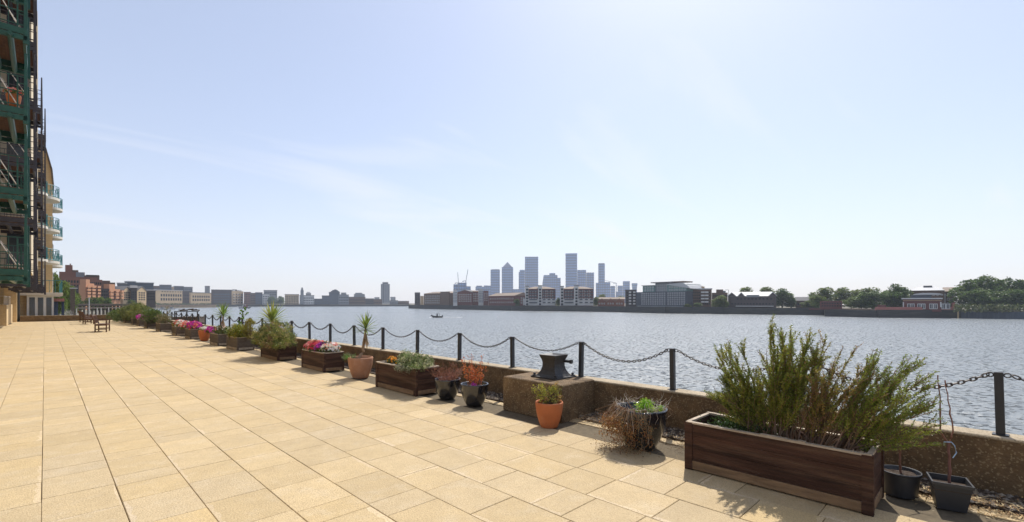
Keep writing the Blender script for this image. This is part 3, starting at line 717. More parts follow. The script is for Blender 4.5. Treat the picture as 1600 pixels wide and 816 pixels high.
# pot E: orange leaved plant
o = empty('orange_leaved_plant', (4.74, 5.60, .29), 0, 'bright orange and rust leaved upright plant in the right black pot', 'plant'); m = MB(); lm = MB()
for i in range(34):
    a = rnd.uniform(0, 6.28); rr = rnd.uniform(.02, .22); q = V(math.cos(a)*rr, math.sin(a)*rr, rnd.uniform(.16, .47)); f = V(math.cos(a)*rr*.4, math.sin(a)*rr*.4, 0)
    pp = twig(m, f, q, .004, .0015, vary((.28, .12, .05)), .05, 3, 6)
    for b_ in pp[2:]:
        for _ in range(6): leaf(lm, b_+rdir()*.018, rdir(.3), rnd.uniform(.02, .035), .011, vary(rnd.choice([(.62, .16, .04), (.5, .10, .03), (.68, .25, .07), (.36, .08, .03)]), .25))
m.build('stems', M_stem, o); lm.build('foliage', M_leaf, o)
m = MB()
for i in range(30): leaf(m, V(rnd.gauss(0, .03)-.06, rnd.gauss(0, .03)-.06, rnd.uniform(0, .05)), rdir(.6), .035, .014, vary((.6, .05, .45)))
tag(m.build('purple_flower', M_petal, None, loc=(4.74, 5.60, .30)), 'tiny purple flower at the foot of the orange leaved plant', 'flowers')
# pot D: yellow green small shrub
bush('small_shrub', (4.62, 3.97, .27), [(0, 0, .13, .14, .14, .11), (.08, -.05, .22, .07, .07, .07), (-.10, .1, .22, .06, .06, .06)], 1700, .026, .011, [(.36, .34, .05), (.26, .26, .04), (.42, .26, .08), (.14, .13, .04)],
     'thin yellow green shrub in the terracotta pot in front of the block', stems=24)
# pot C: withered vines + parsley
o = empty('withered_vine', (4.69, 2.70, .36), 0, 'withered brown vine hanging over the sides of the black glazed pot', 'plant'); m, lm = MB(), MB()
for i in range(125):
    q_ = rnd.random()
    if q_ < .62: a = rnd.uniform(R(105), R(200))
    elif q_ < .76: a = rnd.uniform(R(195), R(230))
    else: a = rnd.uniform(0, 6.28)
    c0 = rnd.choice([(.36, .24, .14), (.50, .40, .30), (.28, .15, .07), (.22, .11, .05), (.26, .14, .06)])
    e_ = V(math.cos(a), math.sin(a), 0); p = e_*rnd.uniform(.1, .27); out = rnd.uniform(.02, .13)*(1 if q_ < .62 else .45); dn = rnd.uniform(.05, .38) if q_ < .76 else rnd.uniform(.03, .12)
    r0 = V(*(e_*.285)) + V(0, 0, .095+rnd.uniform(0, .03)); q = e_*(.285+out)+V(rnd.gauss(0, .03), rnd.gauss(0, .03), .08-dn*.5); z = e_*(.26+out*rnd.uniform(.6, 1.2))+V(rnd.gauss(0, .04), rnd.gauss(0, .04), max(-.345, .08-dn))
    m.tube([p, r0+rdir()*.01, q+rdir()*.02, z], [.0022, .0022, .0016, .001], 3, c0, cap=False)
    if dn > .13:
        for _ in range(34):
            b_ = q.lerp(z, rnd.random()*1.05)+rdir()*.04; leaf(lm, b_, rdir(-.3), rnd.uniform(.015, .028), .011, vary(rnd.choice([(.33, .15, .05), (.24, .10, .035), (.42, .22, .08), (.30, .20, .08)]), .3))
for i in range(120):       # pale straw on the rim
    a = rnd.uniform(0, 6.28); p = V(math.cos(a), math.sin(a), 0)*rnd.uniform(.2, .3)+V(0, 0, .09+rnd.random()*.03)
    twig(m, p, p+rdir(.1)*rnd.uniform(.05, .14), .0018, .0008, vary((.60, .52, .42)), .12, 3, 3)
for k in range(5):        # spread on paving, left foot
    for i in range(60):
        p = V(rnd.gauss(-.28, .09), rnd.gauss(.06, .16), -.345+rnd.random()**2*.10); leaf(lm, p, rdir(), .022, .01, vary((.26, .15, .06), .4))
        if i % 3 == 0: twig(m, p, p+rdir()*.09, .0012, .0008, vary((.36, .24, .13)), .1, 3, 2)
m.build('stems', M_stem, o); lm.build('dry_leaves', M_leaf, o)
bush('parsley', (4.70, 2.66, .37), [(0, 0, .06, .09, .09, .09), (.10, -.09, .03, .07, .07, .05)], 1500, .020, .012, [(.30, .50, .04), (.40, .58, .06), (.18, .36, .03)], 'bright lime green parsley tuft growing in the withered vine pot', 'herb', 16, 1.0)
o = empty('dry_weeds', (5.0, 2.25, .0), 0, 'dry creeping weeds on the paving between the vine pot and the big planter', 'weeds'); m = MB()
for i in range(230):
    p = V(rnd.gauss(0, .17), rnd.gauss(0, .20), .006+rnd.random()**3*.1); p.z = max(p.z, .006); q = p+rdir()*rnd.uniform(.03, .12); q.z = max(.005, abs(q.z)*.6)
    twig(m, p, q, .0014, .0008, vary(rnd.choice([(.30, .20, .10), (.42, .31, .18), (.2, .12, .06)])), .15, 3, 3)
m.build('stems', M_stem, o)
o = empty('dry_weeds', (5.05, 3.7, .02), 0, 'dry weeds in the corner between concrete block and parapet', 'weeds'); m = MB()
for i in range(200):
    p = V(rnd.gauss(.1, .14), rnd.gauss(0, .16), rnd.random()**2*.08); q = p+rdir(.3)*rnd.uniform(.03, .1); q.z = max(.0, q.z)
    if p.y < .25: twig(m, p, q, .0014, .0008, vary(rnd.choice([(.30, .20, .10), (.22, .14, .07)])), .15, 3, 3)
m.build('stems', M_stem, o)
# saplings
def sapling(base, segs, label, group=None):
    o = empty('sapling', base, 0, label, 'sapling', group); m = MB()
    for (pts, r0, r1) in segs:
        pts = [V(*p) for p in pts]; path = []
        for a, b_ in zip(pts[:-1], pts[1:]):
            for k in range(4): path.append(a.lerp(b_, k/4)+rdir()*.004)
        path.append(pts[-1]); n = len(path)
        m.tube(path, [r0+(r1-r0)*i/(n-1)+(.0015 if i % 5 == 2 else 0) for i in range(n)], 6, vary((.20, .085, .055), .1))
    m.build('stem', M_stem, o); return o
f_ = SN, CS
o = sapling((5.03, .20, .17), [([(0, 0, 0), (.0, .0, .22), (.005, .005, .33)], .010, .008), ([(.005, .005, .33), (-.035, .055, .42), (-.035, .05, .62), (-.05, .065, .86)], .007, .003), ([(.0, .0, .33), (.02, -.02, .42), (.01, .0, .60), (-.012, .025, .82)], .006, .003)],
            'reddish two stemmed bare sapling in the square black pot')
m = MB(); cpt = V(.0, .0, .31)
pth = [cpt+V(-.018, .03, -.0), cpt+V(-.03, .03, .028), cpt+V(-.005, -.012, .03), cpt+V(.015, -.03, .0), cpt+V(.01, -.04, -.05), cpt+V(-.01, -.02, -.09)]
m.tube(pth, .0038, 5, (.45, .58, .72)); m.build('blue_tie', M_petal, o)
sapling((5.07, .50, .17), [([(0, 0, 0), (.0, .005, .12), (.005, .0, .30)], .009, .007), ([(.005, 0, .30), (-.04, .1, .42)], .004, .002), ([(.0, 0, .26), (.05, -.1, .36)], .004, .002)], 'single thin brown stem in the round black nursery pot')

# ---- palms (dracaena / cordyline)
def palm(base, path, nl, ll, lw, label, cols=[(.14, .20, .035), (.09, .14, .03), (.20, .25, .05)], dead=0, r0=.035, r1=.022, spread=1.0, gr=None):
    o = empty('dracaena', base, 0, label, 'palm', gr); m, lm = MB(), MB()
    pts = [V(*p) for p in path]; full = []
    for a, b_ in zip(pts[:-1], pts[1:]):
        for k in range(4): full.append(a.lerp(b_, k/4)+rdir()*.006)
    full.append(pts[-1]); n = len(full)
    if len(pts) > 1: m.tube(full, [r0+(r1-r0)*i/(n-1)+rnd.uniform(-.002, .003) for i in range(n)], 8, (.30, .20, .12)); m.build('trunk', M_stem, o)
    top = pts[-1]
    def strap(p, d, l_, w_, c, sag):
        d = d.normalized(); s_ = d.cross(V(0, 0, 1)); s_ = s_.normalized() if s_.length > .05 else V(1, 0, 0); up = s_.cross(d)
        prev = None; N_ = 6; pp = p.copy(); dd = d.copy()
        for i in range(N_+1):
            t_ = i/N_; w = w_*(.55+1.1*t_ if t_ < .4 else 1.0*(1-t_)/.6+.02)*.5
            cur = (pp-s_*w+up*w*.35, pp.copy(), pp+s_*w+up*w*.35)
            if prev:
                lm.face([prev[0], prev[1], cur[1], cur[0]], c); lm.face([prev[1], prev[2], cur[2], cur[1]], c)
            prev = cur; pp = pp+dd*(l_/N_); dd = (dd+V(0, 0, -sag*t_)).normalized()
    for i in range(nl):
        a = i*2.399+rnd.uniform(-.2, .2); e = (i+.5)/nl; el = R(78)-e*R(95)*spread
        strap(top+V(0, 0, .04-.08*e), V(math.cos(a)*math.cos(el), math.sin(a)*math.cos(el), math.sin(el)), ll*rnd.uniform(.8, 1.1), lw, vary(rnd.choice(cols), .2), .10+.10*e)
    for i in range(dead):
        a = rnd.uniform(0, 6.28); strap(top+V(0, 0, -.06-rnd.random()*.12), V(math.cos(a)*.35, math.sin(a)*.35, -1), ll*rnd.uniform(.6, 1.0), lw*.7, vary((.40, .28, .16), .2), .05)
    lm.build('leaves', M_leaf, o); return o
palm((4.80, 9.36, .38), [(-.10, -.0, 0), (.02, .0, .18), (.03, -.01, .40), (.06, -.04, .66)], 46, .37, .036, 'dracaena with a bare trunk in the large pale clay pot', dead=26)
bush('pale_herb', (4.62, 9.52, .37), [(-.05, .05, .06, .12, .12, .09), (0, -.1, .06, .08, .08, .11)], 900, .024, .006, [(.22, .26, .14), (.16, .36, .06)], 'grey green herb at the foot of the dracaena trunk', 'herb', 8)
palm((4.78, 14.9, .40), [(0, 0, 0), (0, 0, .66)], 60, .62, .055, 'large spiky yellow green palm rising out of the biggest bush', [(.24, .28, .06), (.16, .22, .04), (.32, .34, .10)], dead=4, spread=.8)
palm((4.8, 20.4, .40), [(0, 0, 0), (0, 0, .72)], 46, .52, .05, 'small slim palm standing behind the far clay pot', [(.14, .22, .04), (.20, .26, .05)], dead=5, spread=.95)
palm((4.75, 37.3, .42), [(0, 0, 0), (0, 0, .1)], 70, .85, .06, 'spiky dark green plant in the fourth planter from the far end', [(.06, .10, .03), (.10, .14, .04)], spread=.85)
# planter I petunias
ip = [(4.73, 11.75), (4.73, 11.45), (4.75, 11.15), (4.78, 10.88)]
for k, (cs, lab) in enumerate(((SAL+PINK, 'salmon petunias at the left end of the mixed planter'), (PINK+[(.7, .03, .08)], 'red and pink petunias second from the left in the mixed planter'), (PUR+MAG, 'dark purple and violet petunias in the middle of the mixed planter'), (WHT+WHT+SAL, 'white petunias at the right end of the mixed planter'))):
    x, y = ip[k]; lob = [(0, 0, .10, .24, .20, .15+.02*(k == 1))]
    o = bush('petunia', (x, y, .40), lob, 900, .03, .016, MG, lab, 'flowers', 8, group='petunias in the mixed planter')
    blossoms(o, lob, 210, .030, cs, z0=.03)
# planter J big bush
bush('round_bush', (4.70, 14.35, .40), [(0, .0, .25, .50, .62, .42), (-.10, -.55, .10, .42, .50, .38), (.05, .60, .15, .42, .45, .38), (-.25, -.75, -.10, .25, .35, .28), (-.1, .95, .0, .3, .3, .3)], 22000, .042, .017,
     [(.22, .25, .055), (.30, .31, .07), (.14, .17, .04), (.38, .34, .12), (.10, .13, .035), (.33, .22, .10)], 'biggest round bush, olive green, spilling over its planter')
# planter K
bush('yellow_shrub', (4.78, 18.1, .38), [(0, .3, .18, .30, .38, .24), (0, -.35, .18, .30, .38, .26)], 5200, .05, .026, YG, 'low yellow green leafy shrub in the planter left of the biggest bush')
bush('yellow_shrub', (4.86, 17.35, .38), [(0, 0, .35, .16, .18, .32)], 1200, .05, .022, [(.26, .22, .05), (.3, .28, .06)], 'taller yellow green shrub touching the biggest bush on its left')
o = empty('climber', (4.8, 17.8, .38), 0, 'thin climbing plant with a few round dark leaves above the yellow green shrub', 'plant'); m, lm = MB(), MB()
pp = twig(m, V(-.1, .35, 0), V(.05, .05, .95), .008, .004, (.12, .12, .05), .05, 4, 8)
for p_ in pp[2:]:
    for _ in range(6): leaf(lm, p_+rdir()*.08, rdir(), .10, .085, vary((.10, .17, .035)), .1)
m.build('stem', M_stem, o); lm.build('foliage', M_leaf, o)
# planter L, M pot, N, O
o = bush('petunia', (4.78, 20.4, .38), [(0, 0, .14, .26, .62, .18)], 2600, .04, .02, MG, 'straggly petunias round the foot of the small palm, dotted white and pink', 'flowers', 8); blossoms(o, [(0, 0, .16, .26, .6, .17)], 60, .035, WHT+SAL)
o = bush('petunia', (4.62, 21.55, .40), [(0, 0, .05, .16, .22, .18)], 500, .03, .016, MG, 'magenta petunias between the far clay pot and the small palm', 'flowers', 8); blossoms(o, [(0, 0, .05, .17, .23, .2)], 90, .04, MAG)
o = bush('petunia', (4.74, 23.05, .42), [(0, 0, .06, .2, .2, .10)], 500, .04, .02, YG, 'white petunias in the far clay pot', 'flowers', 4); blossoms(o, [(0, 0, .08, .2, .2, .10)], 45, .04, WHT)
o = bush('petunia', (4.72, 24.9, .40), [(0, 0, .12, .30, .62, .18)], 1500, .035, .02, MG, 'magenta and pink petunias behind the far clay pot', 'flowers', 8); blossoms(o, [(0, 0, .14, .30, .6, .22)], 330, .045, MAG+MAG+PINK)
o = bush('petunia', (4.72, 26.4, .36), [(0, 0, .12, .28, .5, .2)], 1500, .035, .02, MG, 'pink and white petunias in the middle of the long flower row', 'flowers', 8); blossoms(o, [(0, 0, .14, .30, .5, .22)], 260, .045, PINK+WHT+SAL)
o = bush('petunia', (4.72, 28.0, .40), [(0, 0, .12, .30, .62, .18)], 1500, .035, .02, YG, 'white petunias at the left end of the long flower row', 'flowers', 8); blossoms(o, [(0, 0, .14, .30, .6, .2)], 240, .045, WHT+WHT+PINK)
# P.. end
bush('brown_shrub', (4.75, 32.5, .4), [(0, 0, .25, .35, .8, .30), (.2, .4, .6, .15, .2, .35)], 2600, .06, .02, [(.17, .15, .05), (.26, .20, .10), (.12, .13, .04)], 'sparse brownish shrub with tall straw stalks in a far grey planter')
bush('green_shrub', (4.72, 36.6, .4), [(0, .0, .35, .5, 1.1, .40)], 3600, .08, .03, MG, 'dark green shrub around the spiky plant in the far row')
o = bush('petunia', (4.7, 40.6, .42), [(0, 0, .12, .35, .6, .2)], 700, .05, .03, MG, 'small far clump of pink flowers between green shrubs', 'flowers', 6); blossoms(o, [(0, 0, .16, .35, .6, .22)], 160, .06, MAG+[(.8, .4, .6)])
bush('yellow_green_bush', (4.9, 42.8, .4), [(0, 0, .45, .7, 1.3, .50), (0, 1.8, .6, .7, 1.3, .55)], 6500, .09, .035, [(.15, .18, .04), (.22, .23, .06), (.09, .12, .03)], 'tall olive green bush in the far row beside the pink flowers')
bush('yellow_green_bush', (4.8, 46.8, .3), [(0, 0, .5, .7, 1.3, .60)], 5000, .09, .035, [(.22, .22, .07), (.14, .17, .04), (.09, .12, .03)], 'tall olive green bush second from the far end of the row')
bush('low_green_bush', (4.6, 50.0, .1), [(0, 0, .45, .7, 1.9, .55), (-.2, 2.2, .35, .7, 1.2, .5)], 6500, .09, .04, [(.10, .15, .035), (.06, .10, .025), (.16, .2, .05)], 'dark green bush at the far end of the row against the end wall')
# ================================================================== NEAR APARTMENT BUILDINGS (left)
M_ybrick = brick('yellow_stock_brick', (.60, .44, .23), (.52, .37, .19), (.45, .38, .28))
M_cream = mat('cream_render', (.62, .52, .36), .85, .12, 1)
M_bal_g = mat('green_painted_steel', (.006, .075, .055), .42, .25, 6, wear=(.02, .13, .09), wscale=4, wamt=.5)
M_bal_k = mat('dark_balcony_steel', (.035, .032, .045), .5, .25, 6)
M_teal = mat('teal_railing', (.05, .22, .24), .5, .15, 6)
M_slatw = mat('balcony_timber', (.17, .085, .05), .75, .35, 3, stretch=(4, .5, 1))
M_slabw = mat('white_balcony_slab', (.62, .57, .48), .75, .12, 2)
M_rod = mat('pale_tie_rod', (.55, .50, .44), .4, .1, 5)
gl = -1.8
b1 = empty('apartment_building', (-1.75, 21, 0), 0, 'tall yellow brick apartment building with green and black steel balconies at the left edge', 'building')
m = MB(); m.box(-14, 0, -10, 35.6, 3.0, 25); m.build('wall', M_ybrick, b1)
m = MB(); m.box(-14, -1.8, -10, 35.6, -.01, 2.998); m.build('ground_floor_wall', M_ybrick, b1)
m = MB(); m.box(-14.2, .25, -10.2, 35.8, 25.003, 25.3); m.build('roof', M_grey, b1)
fr = MB(); fr.box(0, .05, -.75, .75, 0, 2.1); fr.mi = 1; fr.box(.05, .06, -.66, -.03, .1, 2.0); fr.box(.05, .06, .03, .66, .1, 2.0)
fr_me = fr.mesh('window', [M_white, M_glass])
for k in range(7):
    for j in range(13): inst('window', fr_me, b1, (.002, -8+j*3.4, 3.2+k*2.9))
for (ya, yb, xo_) in ((16.2, 22.4, 1.22), (26.9, 29.4, 1.38)):
    m = MB(); m.box(.004, xo_, ya, yb, 3.3, 22.5); m.build('bay', M_cream, b1)
    for k in range(6):
        m = MB(); m.box(.3, xo_-.15, ya-.012, ya-.002, 3.7+k*2.9, 5.5+k*2.9); m.build('bay_window', M_glass, b1)
m = MB(); m.box(-4, -.12, 26.6, 35.4, -.01, 1.45, b=.02); m.build('terrace_plinth', M_ybrick, b1)
m = MB(); m.box(-.6, .12, 35.0, 35.59, -.01, 2.99); m.build('brick_pier', M_ybrick, b1)
m = MB()
for k in range(40): y = 26.8+k*.21; m.bar((-.25, y, 1.45), (-.25, y, 2.05), .025)
m.bar((-.25, 26.7, 2.05), (-.25, 35.0, 2.05), .05)
for k in range(16): m.bar((-.25-k*.22, 26.7, 1.45), (-.25-k*.22, 26.7, 2.05), .025)
m.bar((-.25, 26.7, 2.05), (-3.6, 26.7, 2.05), .05); m.build('terrace_railing', M_rod, b1)
m = MB(); m.tube([(.2, 35.7, 0), (.2, 35.7, 24)], .07, 8); m.build('downpipe', M_black, b1)
def balcony(y0, y1, xo, ztop, ms, first=None):
    """one hung balcony; ztop is the top of its end fins"""
    x_in = 0; o = empty('balcony', (0, 0, 0)); o.parent = b1; o.location = (0, y0-21, ztop-2.0); W = y1-y0; X = xo+1.75
    m = MB()
    for k in range(11): m.box(.03, X-.08, .08+k*(W-.16)/11, .08+(k+1)*(W-.16)/11-.02, .0, .05)
    m.build('deck', M_slatw, o)
    m = MB()
    m.box(0, X, -.04, .08, -.22, .0); m.box(0, X, W-.08, W+.04, -.22, .0); m.box(X-.08, X, .08, W-.08, -.22, 0)
    for t_ in (.35, .7): m.tube([(X*t_, -.15, -.34), (X*t_, W+.15, -.34)], .085, 8)
    m.box(.1, X+.05, -.06, .06, -.42, -.26); m.box(.1, X+.05, W-.06, W+.06, -.42, -.26)
    m.build('edge_frame', ms, o)
    for yy in (0, W):
        m = MB(); m.mesh_([(X-.05, yy-.06, -.55), (X+.07, yy-.06, -.55), (X+.045, yy-.06, 2.0), (X-.02, yy-.06, 2.0), (X-.05, yy+.06, -.55), (X+.07, yy+.06, -.55), (X+.045, yy+.06, 2.0), (X-.02, yy+.06, 2.0)],
                [(0, 1, 2, 3), (7, 6, 5, 4), (1, 5, 6, 2), (4, 0, 3, 7), (3, 2, 6, 7), (4, 5, 1, 0)])
        m.bar((X-.19, yy, -.4), (X-.19, yy, 1.1), .035)
        for k in range(4): m.bar((X-.19, yy, -.3+k*.4), (X-.03, yy, -.3+k*.4), .035, .03)
        m.build('end_fin', ms, o)
    m = MB()
    for yy in (0, W):
        n = max(4, int(X/.2))
        for k in range(n+1): m.bar((X*k/n, yy, 0), (X*k/n, yy, 1.15), .02)
        for zz in (.12, .6, 1.15): m.bar((0, yy, zz), (X, yy, zz), .03)
    n = int(W/.22)
    for k in range(n+1): m.bar((X, W*k/n, 0), (X, W*k/n, 1.15), .02)
    for zz in (.12, 1.15): m.bar((X, 0, zz), (X, W, zz), .035)
    m.build('railing', ms, o)
    for yy in (.02, W-.02): m = MB(); m.tube([(0, yy, 2.2), (X-.1, yy, -.1)], .018, 6); m.build('tie_rod', M_rod, o)
    return o
for (y0, y1, xo, ms, ks) in ((24.5, 28.2, -.50, M_bal_g, 7), (33.0, 36.6, -.36, M_bal_k, 6), (43.8, 47.2, -.16, M_bal_k, 5), (50.6, 54.2, .0, M_bal_k, 5)):
    first = balcony(y0, y1, xo, 4.8, ms)
    for k in range(1, ks):
        c = first.copy(); col.objects.link(c); c.parent = b1; c.location.z = 2.8+2.9*k
        for ch in first.children:
            d_ = ch.copy(); col.objects.link(d_); d_.parent = c
o = pot(-.80, 24.75, .20, .45, M_terra, 'terracotta flower pot with pink geraniums on a green balcony at the left edge', 'clay'); o.location.z = 8.66
o = bush('geranium', (-.80, 24.75, 9.05), [(0, 0, .12, .26, .26, .14)], 500, .05, .03, MG, 'pink geraniums in the balcony flower pot at the left edge', 'flowers', 5); blossoms(o, [(0, 0, .14, .26, .26, .15)], 60, .05, SAL+PINK)

b2 = empty('apartment_building', (0, 57.6, gl), 0, 'cream and yellow brick apartment building with round white balconies beyond the promenade end', 'building')
m = MB(); m.box(-12, -.1, .9, 8, 0, 14.2); m.build('wall', M_ybrick, b2)
m = MB(); m.prism_y([(-12, 0), (.55, 0), (.55, 15.0), (.42, 16.6), (.02, 18.6), (-1.2, 19.2), (-12, 19.2)], 8.01, 19); m.build('gabled_wing', M_ybrick, b2)
m = MB(); m.prism_y([(.56, 14.9), (.67, 14.9), (.55, 16.65), (.10, 18.72), (-1.2, 19.4), (-1.2, 19.22), (.03, 18.61), (.43, 16.61)], 7.8, 19.1); m.build('mansard_edge', M_grey, b2)
m = MB(); m.box(-1.1, .52, .55, .899, 0, 4.0); m.box(.52, .56, .55, 9, 0, 4.0); m.build('bay', M_white, b2)
for k in range(3):
    m = MB(); x = -.95+k*.52; m.box(x, x+.34, .535, .553, 1.9, 3.85); m.build('bay_window', M_glass, b2)
m = MB(); m.box(-2.0, 1.15, .2, 12, 4.003, 4.28, b=.02); m.build('terrace_slab', M_slabw, b2)
def arc_rail(cx, cy, rx, ry, z, parent, slab=True):
    o = empty('round_balcony', (cx, cy, z)); o.parent = parent
    A = [(-math.pi/2+math.pi*k/14) for k in range(15)]
    if slab:
        m = MB(); m.prism([(rx*math.cos(a), ry*math.sin(a)) for a in A], -.22, 0); m.build('slab', M_slabw, o)
    m = MB(); pts = [V(rx*.96*math.cos(a), ry*.96*math.sin(a), 0) for a in A]
    for zz in (.1, 1.05): m.tube([p+V(0, 0, zz) for p in pts], .025, 5)
    for p in pts: m.bar(p, p+V(0, 0, 1.05), .03)
    for k in range(0, 14, 2): m.bar(pts[k]+V(0, 0, .1), pts[k+1]+V(0, 0, 1.05), .02); m.bar(pts[k+1]+V(0, 0, .1), pts[k]+V(0, 0, 1.05), .02)
    m.build('railing', M_teal, o); return o
r1 = arc_rail(-.1, 3.4, 1.10, 1.7, 7.2, b2)
for z in (10.1, 13.0):
    c = copy_tree(r1, b2); c.location.z = z
r2 = arc_rail(.55, 10.2, .78, 1.5, 7.25, b2)
for z in (10.15, 13.05):
    c = copy_tree(r2, b2); c.location.z = z
r3 = arc_rail(-.6, 1.0, .8, 1.4, 7.2, b2)
for z in (10.1, 13.0):
    c = copy_tree(r3, b2); c.location.z = z
m = MB()
for k in range(22):
    y = .3+k*.54; m.bar((1.1, y, 4.28), (1.1, y, 5.35), .035)
    if k < 21 and k % 2: m.bar((1.1, y, 4.3), (1.1, y+.54, 5.3), .02)
for k in range(9): m.bar((-2+k*.38, .25, 4.28), (-2+k*.38, .25, 5.35), .035)
for k in range(0, 8, 2): m.bar((-2+k*.38, .25, 4.3), (-2+(k+1)*.38, .25, 5.3), .02)
m.bar((1.1, .25, 5.35), (1.1, 11.9, 5.35), .05); m.bar((-2, .25, 5.35), (1.1, .25, 5.35), .05)
m.build('terrace_railing', M_teal, b2)
w2 = MB(); w2.box(-.06, .0, -.6, .6, 0, 2.0); w2.mi = 1; w2.box(0, .02, -.5, .5, .1, 1.9); w2_me = w2.mesh('window', [M_white, M_glass])
for z in (4.5, 7.4, 10.3, 13.2):
    inst('window', w2_me, b2, (-.04, 3.4, z)); inst('window', w2_me, b2, (.61, 10.2, z)); inst('window', w2_me, b2, (.61, 14.2, z))

# ================================================================== TREES
def crown_mesh(seed, n=10500, ls=.040, cols=None, lob=11):
    r_ = random.Random(seed); m = MB(); L_ = []
    for i in range(lob):
        a = r_.uniform(0, 6.28); rr = r_.uniform(.05, .31); z = r_.uniform(.17, .84)
        L_.append((math.cos(a)*rr*(1.1-.5*abs(z-.5)), math.sin(a)*rr*(1.1-.5*abs(z-.5)), z, r_.uniform(.13, .22)))
    L_.append((0, 0, .82, .16)); L_.append((0, 0, .5, .25))
    for i in range(n//9):
        l = r_.choice(L_)
        while True:
            d = Vector((r_.uniform(-1, 1), r_.uniform(-1, 1), r_.uniform(-1, 1)))
            if .05 < d.length < 1: break
        d.normalize(); q = r_.uniform(.72, 1.06) if r_.random() < .85 else r_.uniform(.2, .7)
        ctr = Vector((l[0], l[1], l[2])) + d*l[3]*q
        cc = r_.choice(cols); k = 1+r_.uniform(-.3, .3); 
        for j in range(9):
            p = ctr+Vector((r_.gauss(0, .018), r_.gauss(0, .018), r_.gauss(0, .013)))
            dd = (d*.4+Vector((r_.uniform(-1, 1), r_.uniform(-1, 1), r_.uniform(-.8, .5)))).normalized()
            s_ = dd.cross(Vector((r_.uniform(-1, 1), r_.uniform(-1, 1), r_.uniform(-1, 1)))).normalized()
            k2 = k*(1+r_.uniform(-.2, .2)); w = ls*r_.uniform(.6, 1.2)
            m.face([p, p+dd*w*.5+s_*w*.4, p+dd*w, p+dd*w*.5-s_*w*.4], (cc[0]*k2, cc[1]*k2, cc[2]*k2))
    return m.mesh('crown', M_leaf)
def trunk_mesh(seed):
    r_ = random.Random(seed); m = MB()
    m.tube([(0, 0, 0), (.005, .004, .2), (0, .01, .42), (.01, 0, .66)], [.028, .022, .017, .007], 7, (.10, .075, .05))
    for k in range(6):
        a = k*1.05+r_.random(); z = r_.uniform(.22, .5)
        m.tube([(0, 0, z), (math.cos(a)*.12, math.sin(a)*.12, z+.12), (math.cos(a)*.25, math.sin(a)*.25, z+.22)], [.012, .008, .003], 5, (.10, .075, .05))
    return m.mesh('trunk', M_stem)
TG = [(.065, .12, .022), (.095, .155, .03), (.05, .095, .02), (.14, .195, .038)]
TL = [(.13, .19, .03), (.19, .245, .04), (.09, .145, .026), (.18, .18, .045)]
TB = [(.16, .22, .035), (.20, .26, .05), (.12, .17, .03)]
CR = [crown_mesh(11, cols=TG), crown_mesh(12, cols=TG, lob=14), crown_mesh(13, cols=TL), crown_mesh(14, cols=TL, lob=15), crown_mesh(15, cols=TB, n=8000)]
TR = trunk_mesh(3)
def tree(px, d, ytop, wpx, var, label, ybase=None, group=None, zb=-2.0):
    H = EYE-(ytop-HY)*d/FPX-zb; W = wpx*d/FPX
    p = G(px, d, zb); o = empty('tree', p, rnd.uniform(0, 6.28), label, 'tree', group)
    s_ = W/.74; inst('crown', CR[var], o, scale=(s_, s_, H/1.0)); inst('trunk', TR, o, scale=(H, H, H))
    return o

# ================================================================== CITY BUILDINGS
def cmat(n, c, r_=.85, v=.15, sc_=.08): return mat(n, c, r_, v, sc_, 5, stretch=(1, 1, 1))
C = dict(
 redbrick=cmat('red_brown_brick', (.21, .085, .05)), brown=cmat('brown_brick', (.13, .08, .052)), orange=cmat('orange_brick', (.48, .24, .13)), dark=cmat('dark_and_shaded_brick', (.075, .06, .055)),  # dark: real dark brick, also painted shade on left bank side walls
 tan=cmat('tan_brick', (.50, .36, .21)), grey=cmat('grey_cladding', (.20, .21, .22)), dgrey=cmat('dark_grey_cladding', (.07, .08, .095)), white=cmat('white_cladding', (.55, .54, .52)),
 slate=cmat('slate_roof', (.13, .125, .125)), tile=cmat('tan_tile_roof', (.25, .19, .14)), paleroof=cmat('pale_metal_roof', (.45, .45, .45), .6), glassg=mat('green_glass_facade', (.12, .21, .20), .25, .35, .5, 3, spec=.6),
 pink=cmat('pink_brick', (.38, .15, .12)), maroon=cmat('maroon_brick', (.13, .046, .037)))
M_win = mat('dark_window', (.012, .014, .018), .4, .2, 1, spec=.25)
M_winb = mat('blue_grey_window', (.05, .08, .12), .3, .3, 1, spec=.5)
WC = {}
def win_me(w, h, frame, glass, t_=.12):
    w, h = round(w, 1), round(h, 1); k = (round(w, 1), round(h, 1), frame, glass)
    if k not in WC:
        m = MB(); m.box(-w/2, w/2, -t_, .02, 0, h); m.mi = 1
        if frame: f = min(w, h)*.19; m.box(-w/2+f, -f/3, -t_-.03, -t_+.001, f, h-f); m.box(f/3, w/2-f, -t_-.03, -t_+.001, f, h-f)
        me_ = m.mesh('window', [C['white'] if frame else (M_win if glass == 0 else M_winb), M_win if glass == 0 else M_winb]); WC[k] = me_
    return WC[k]
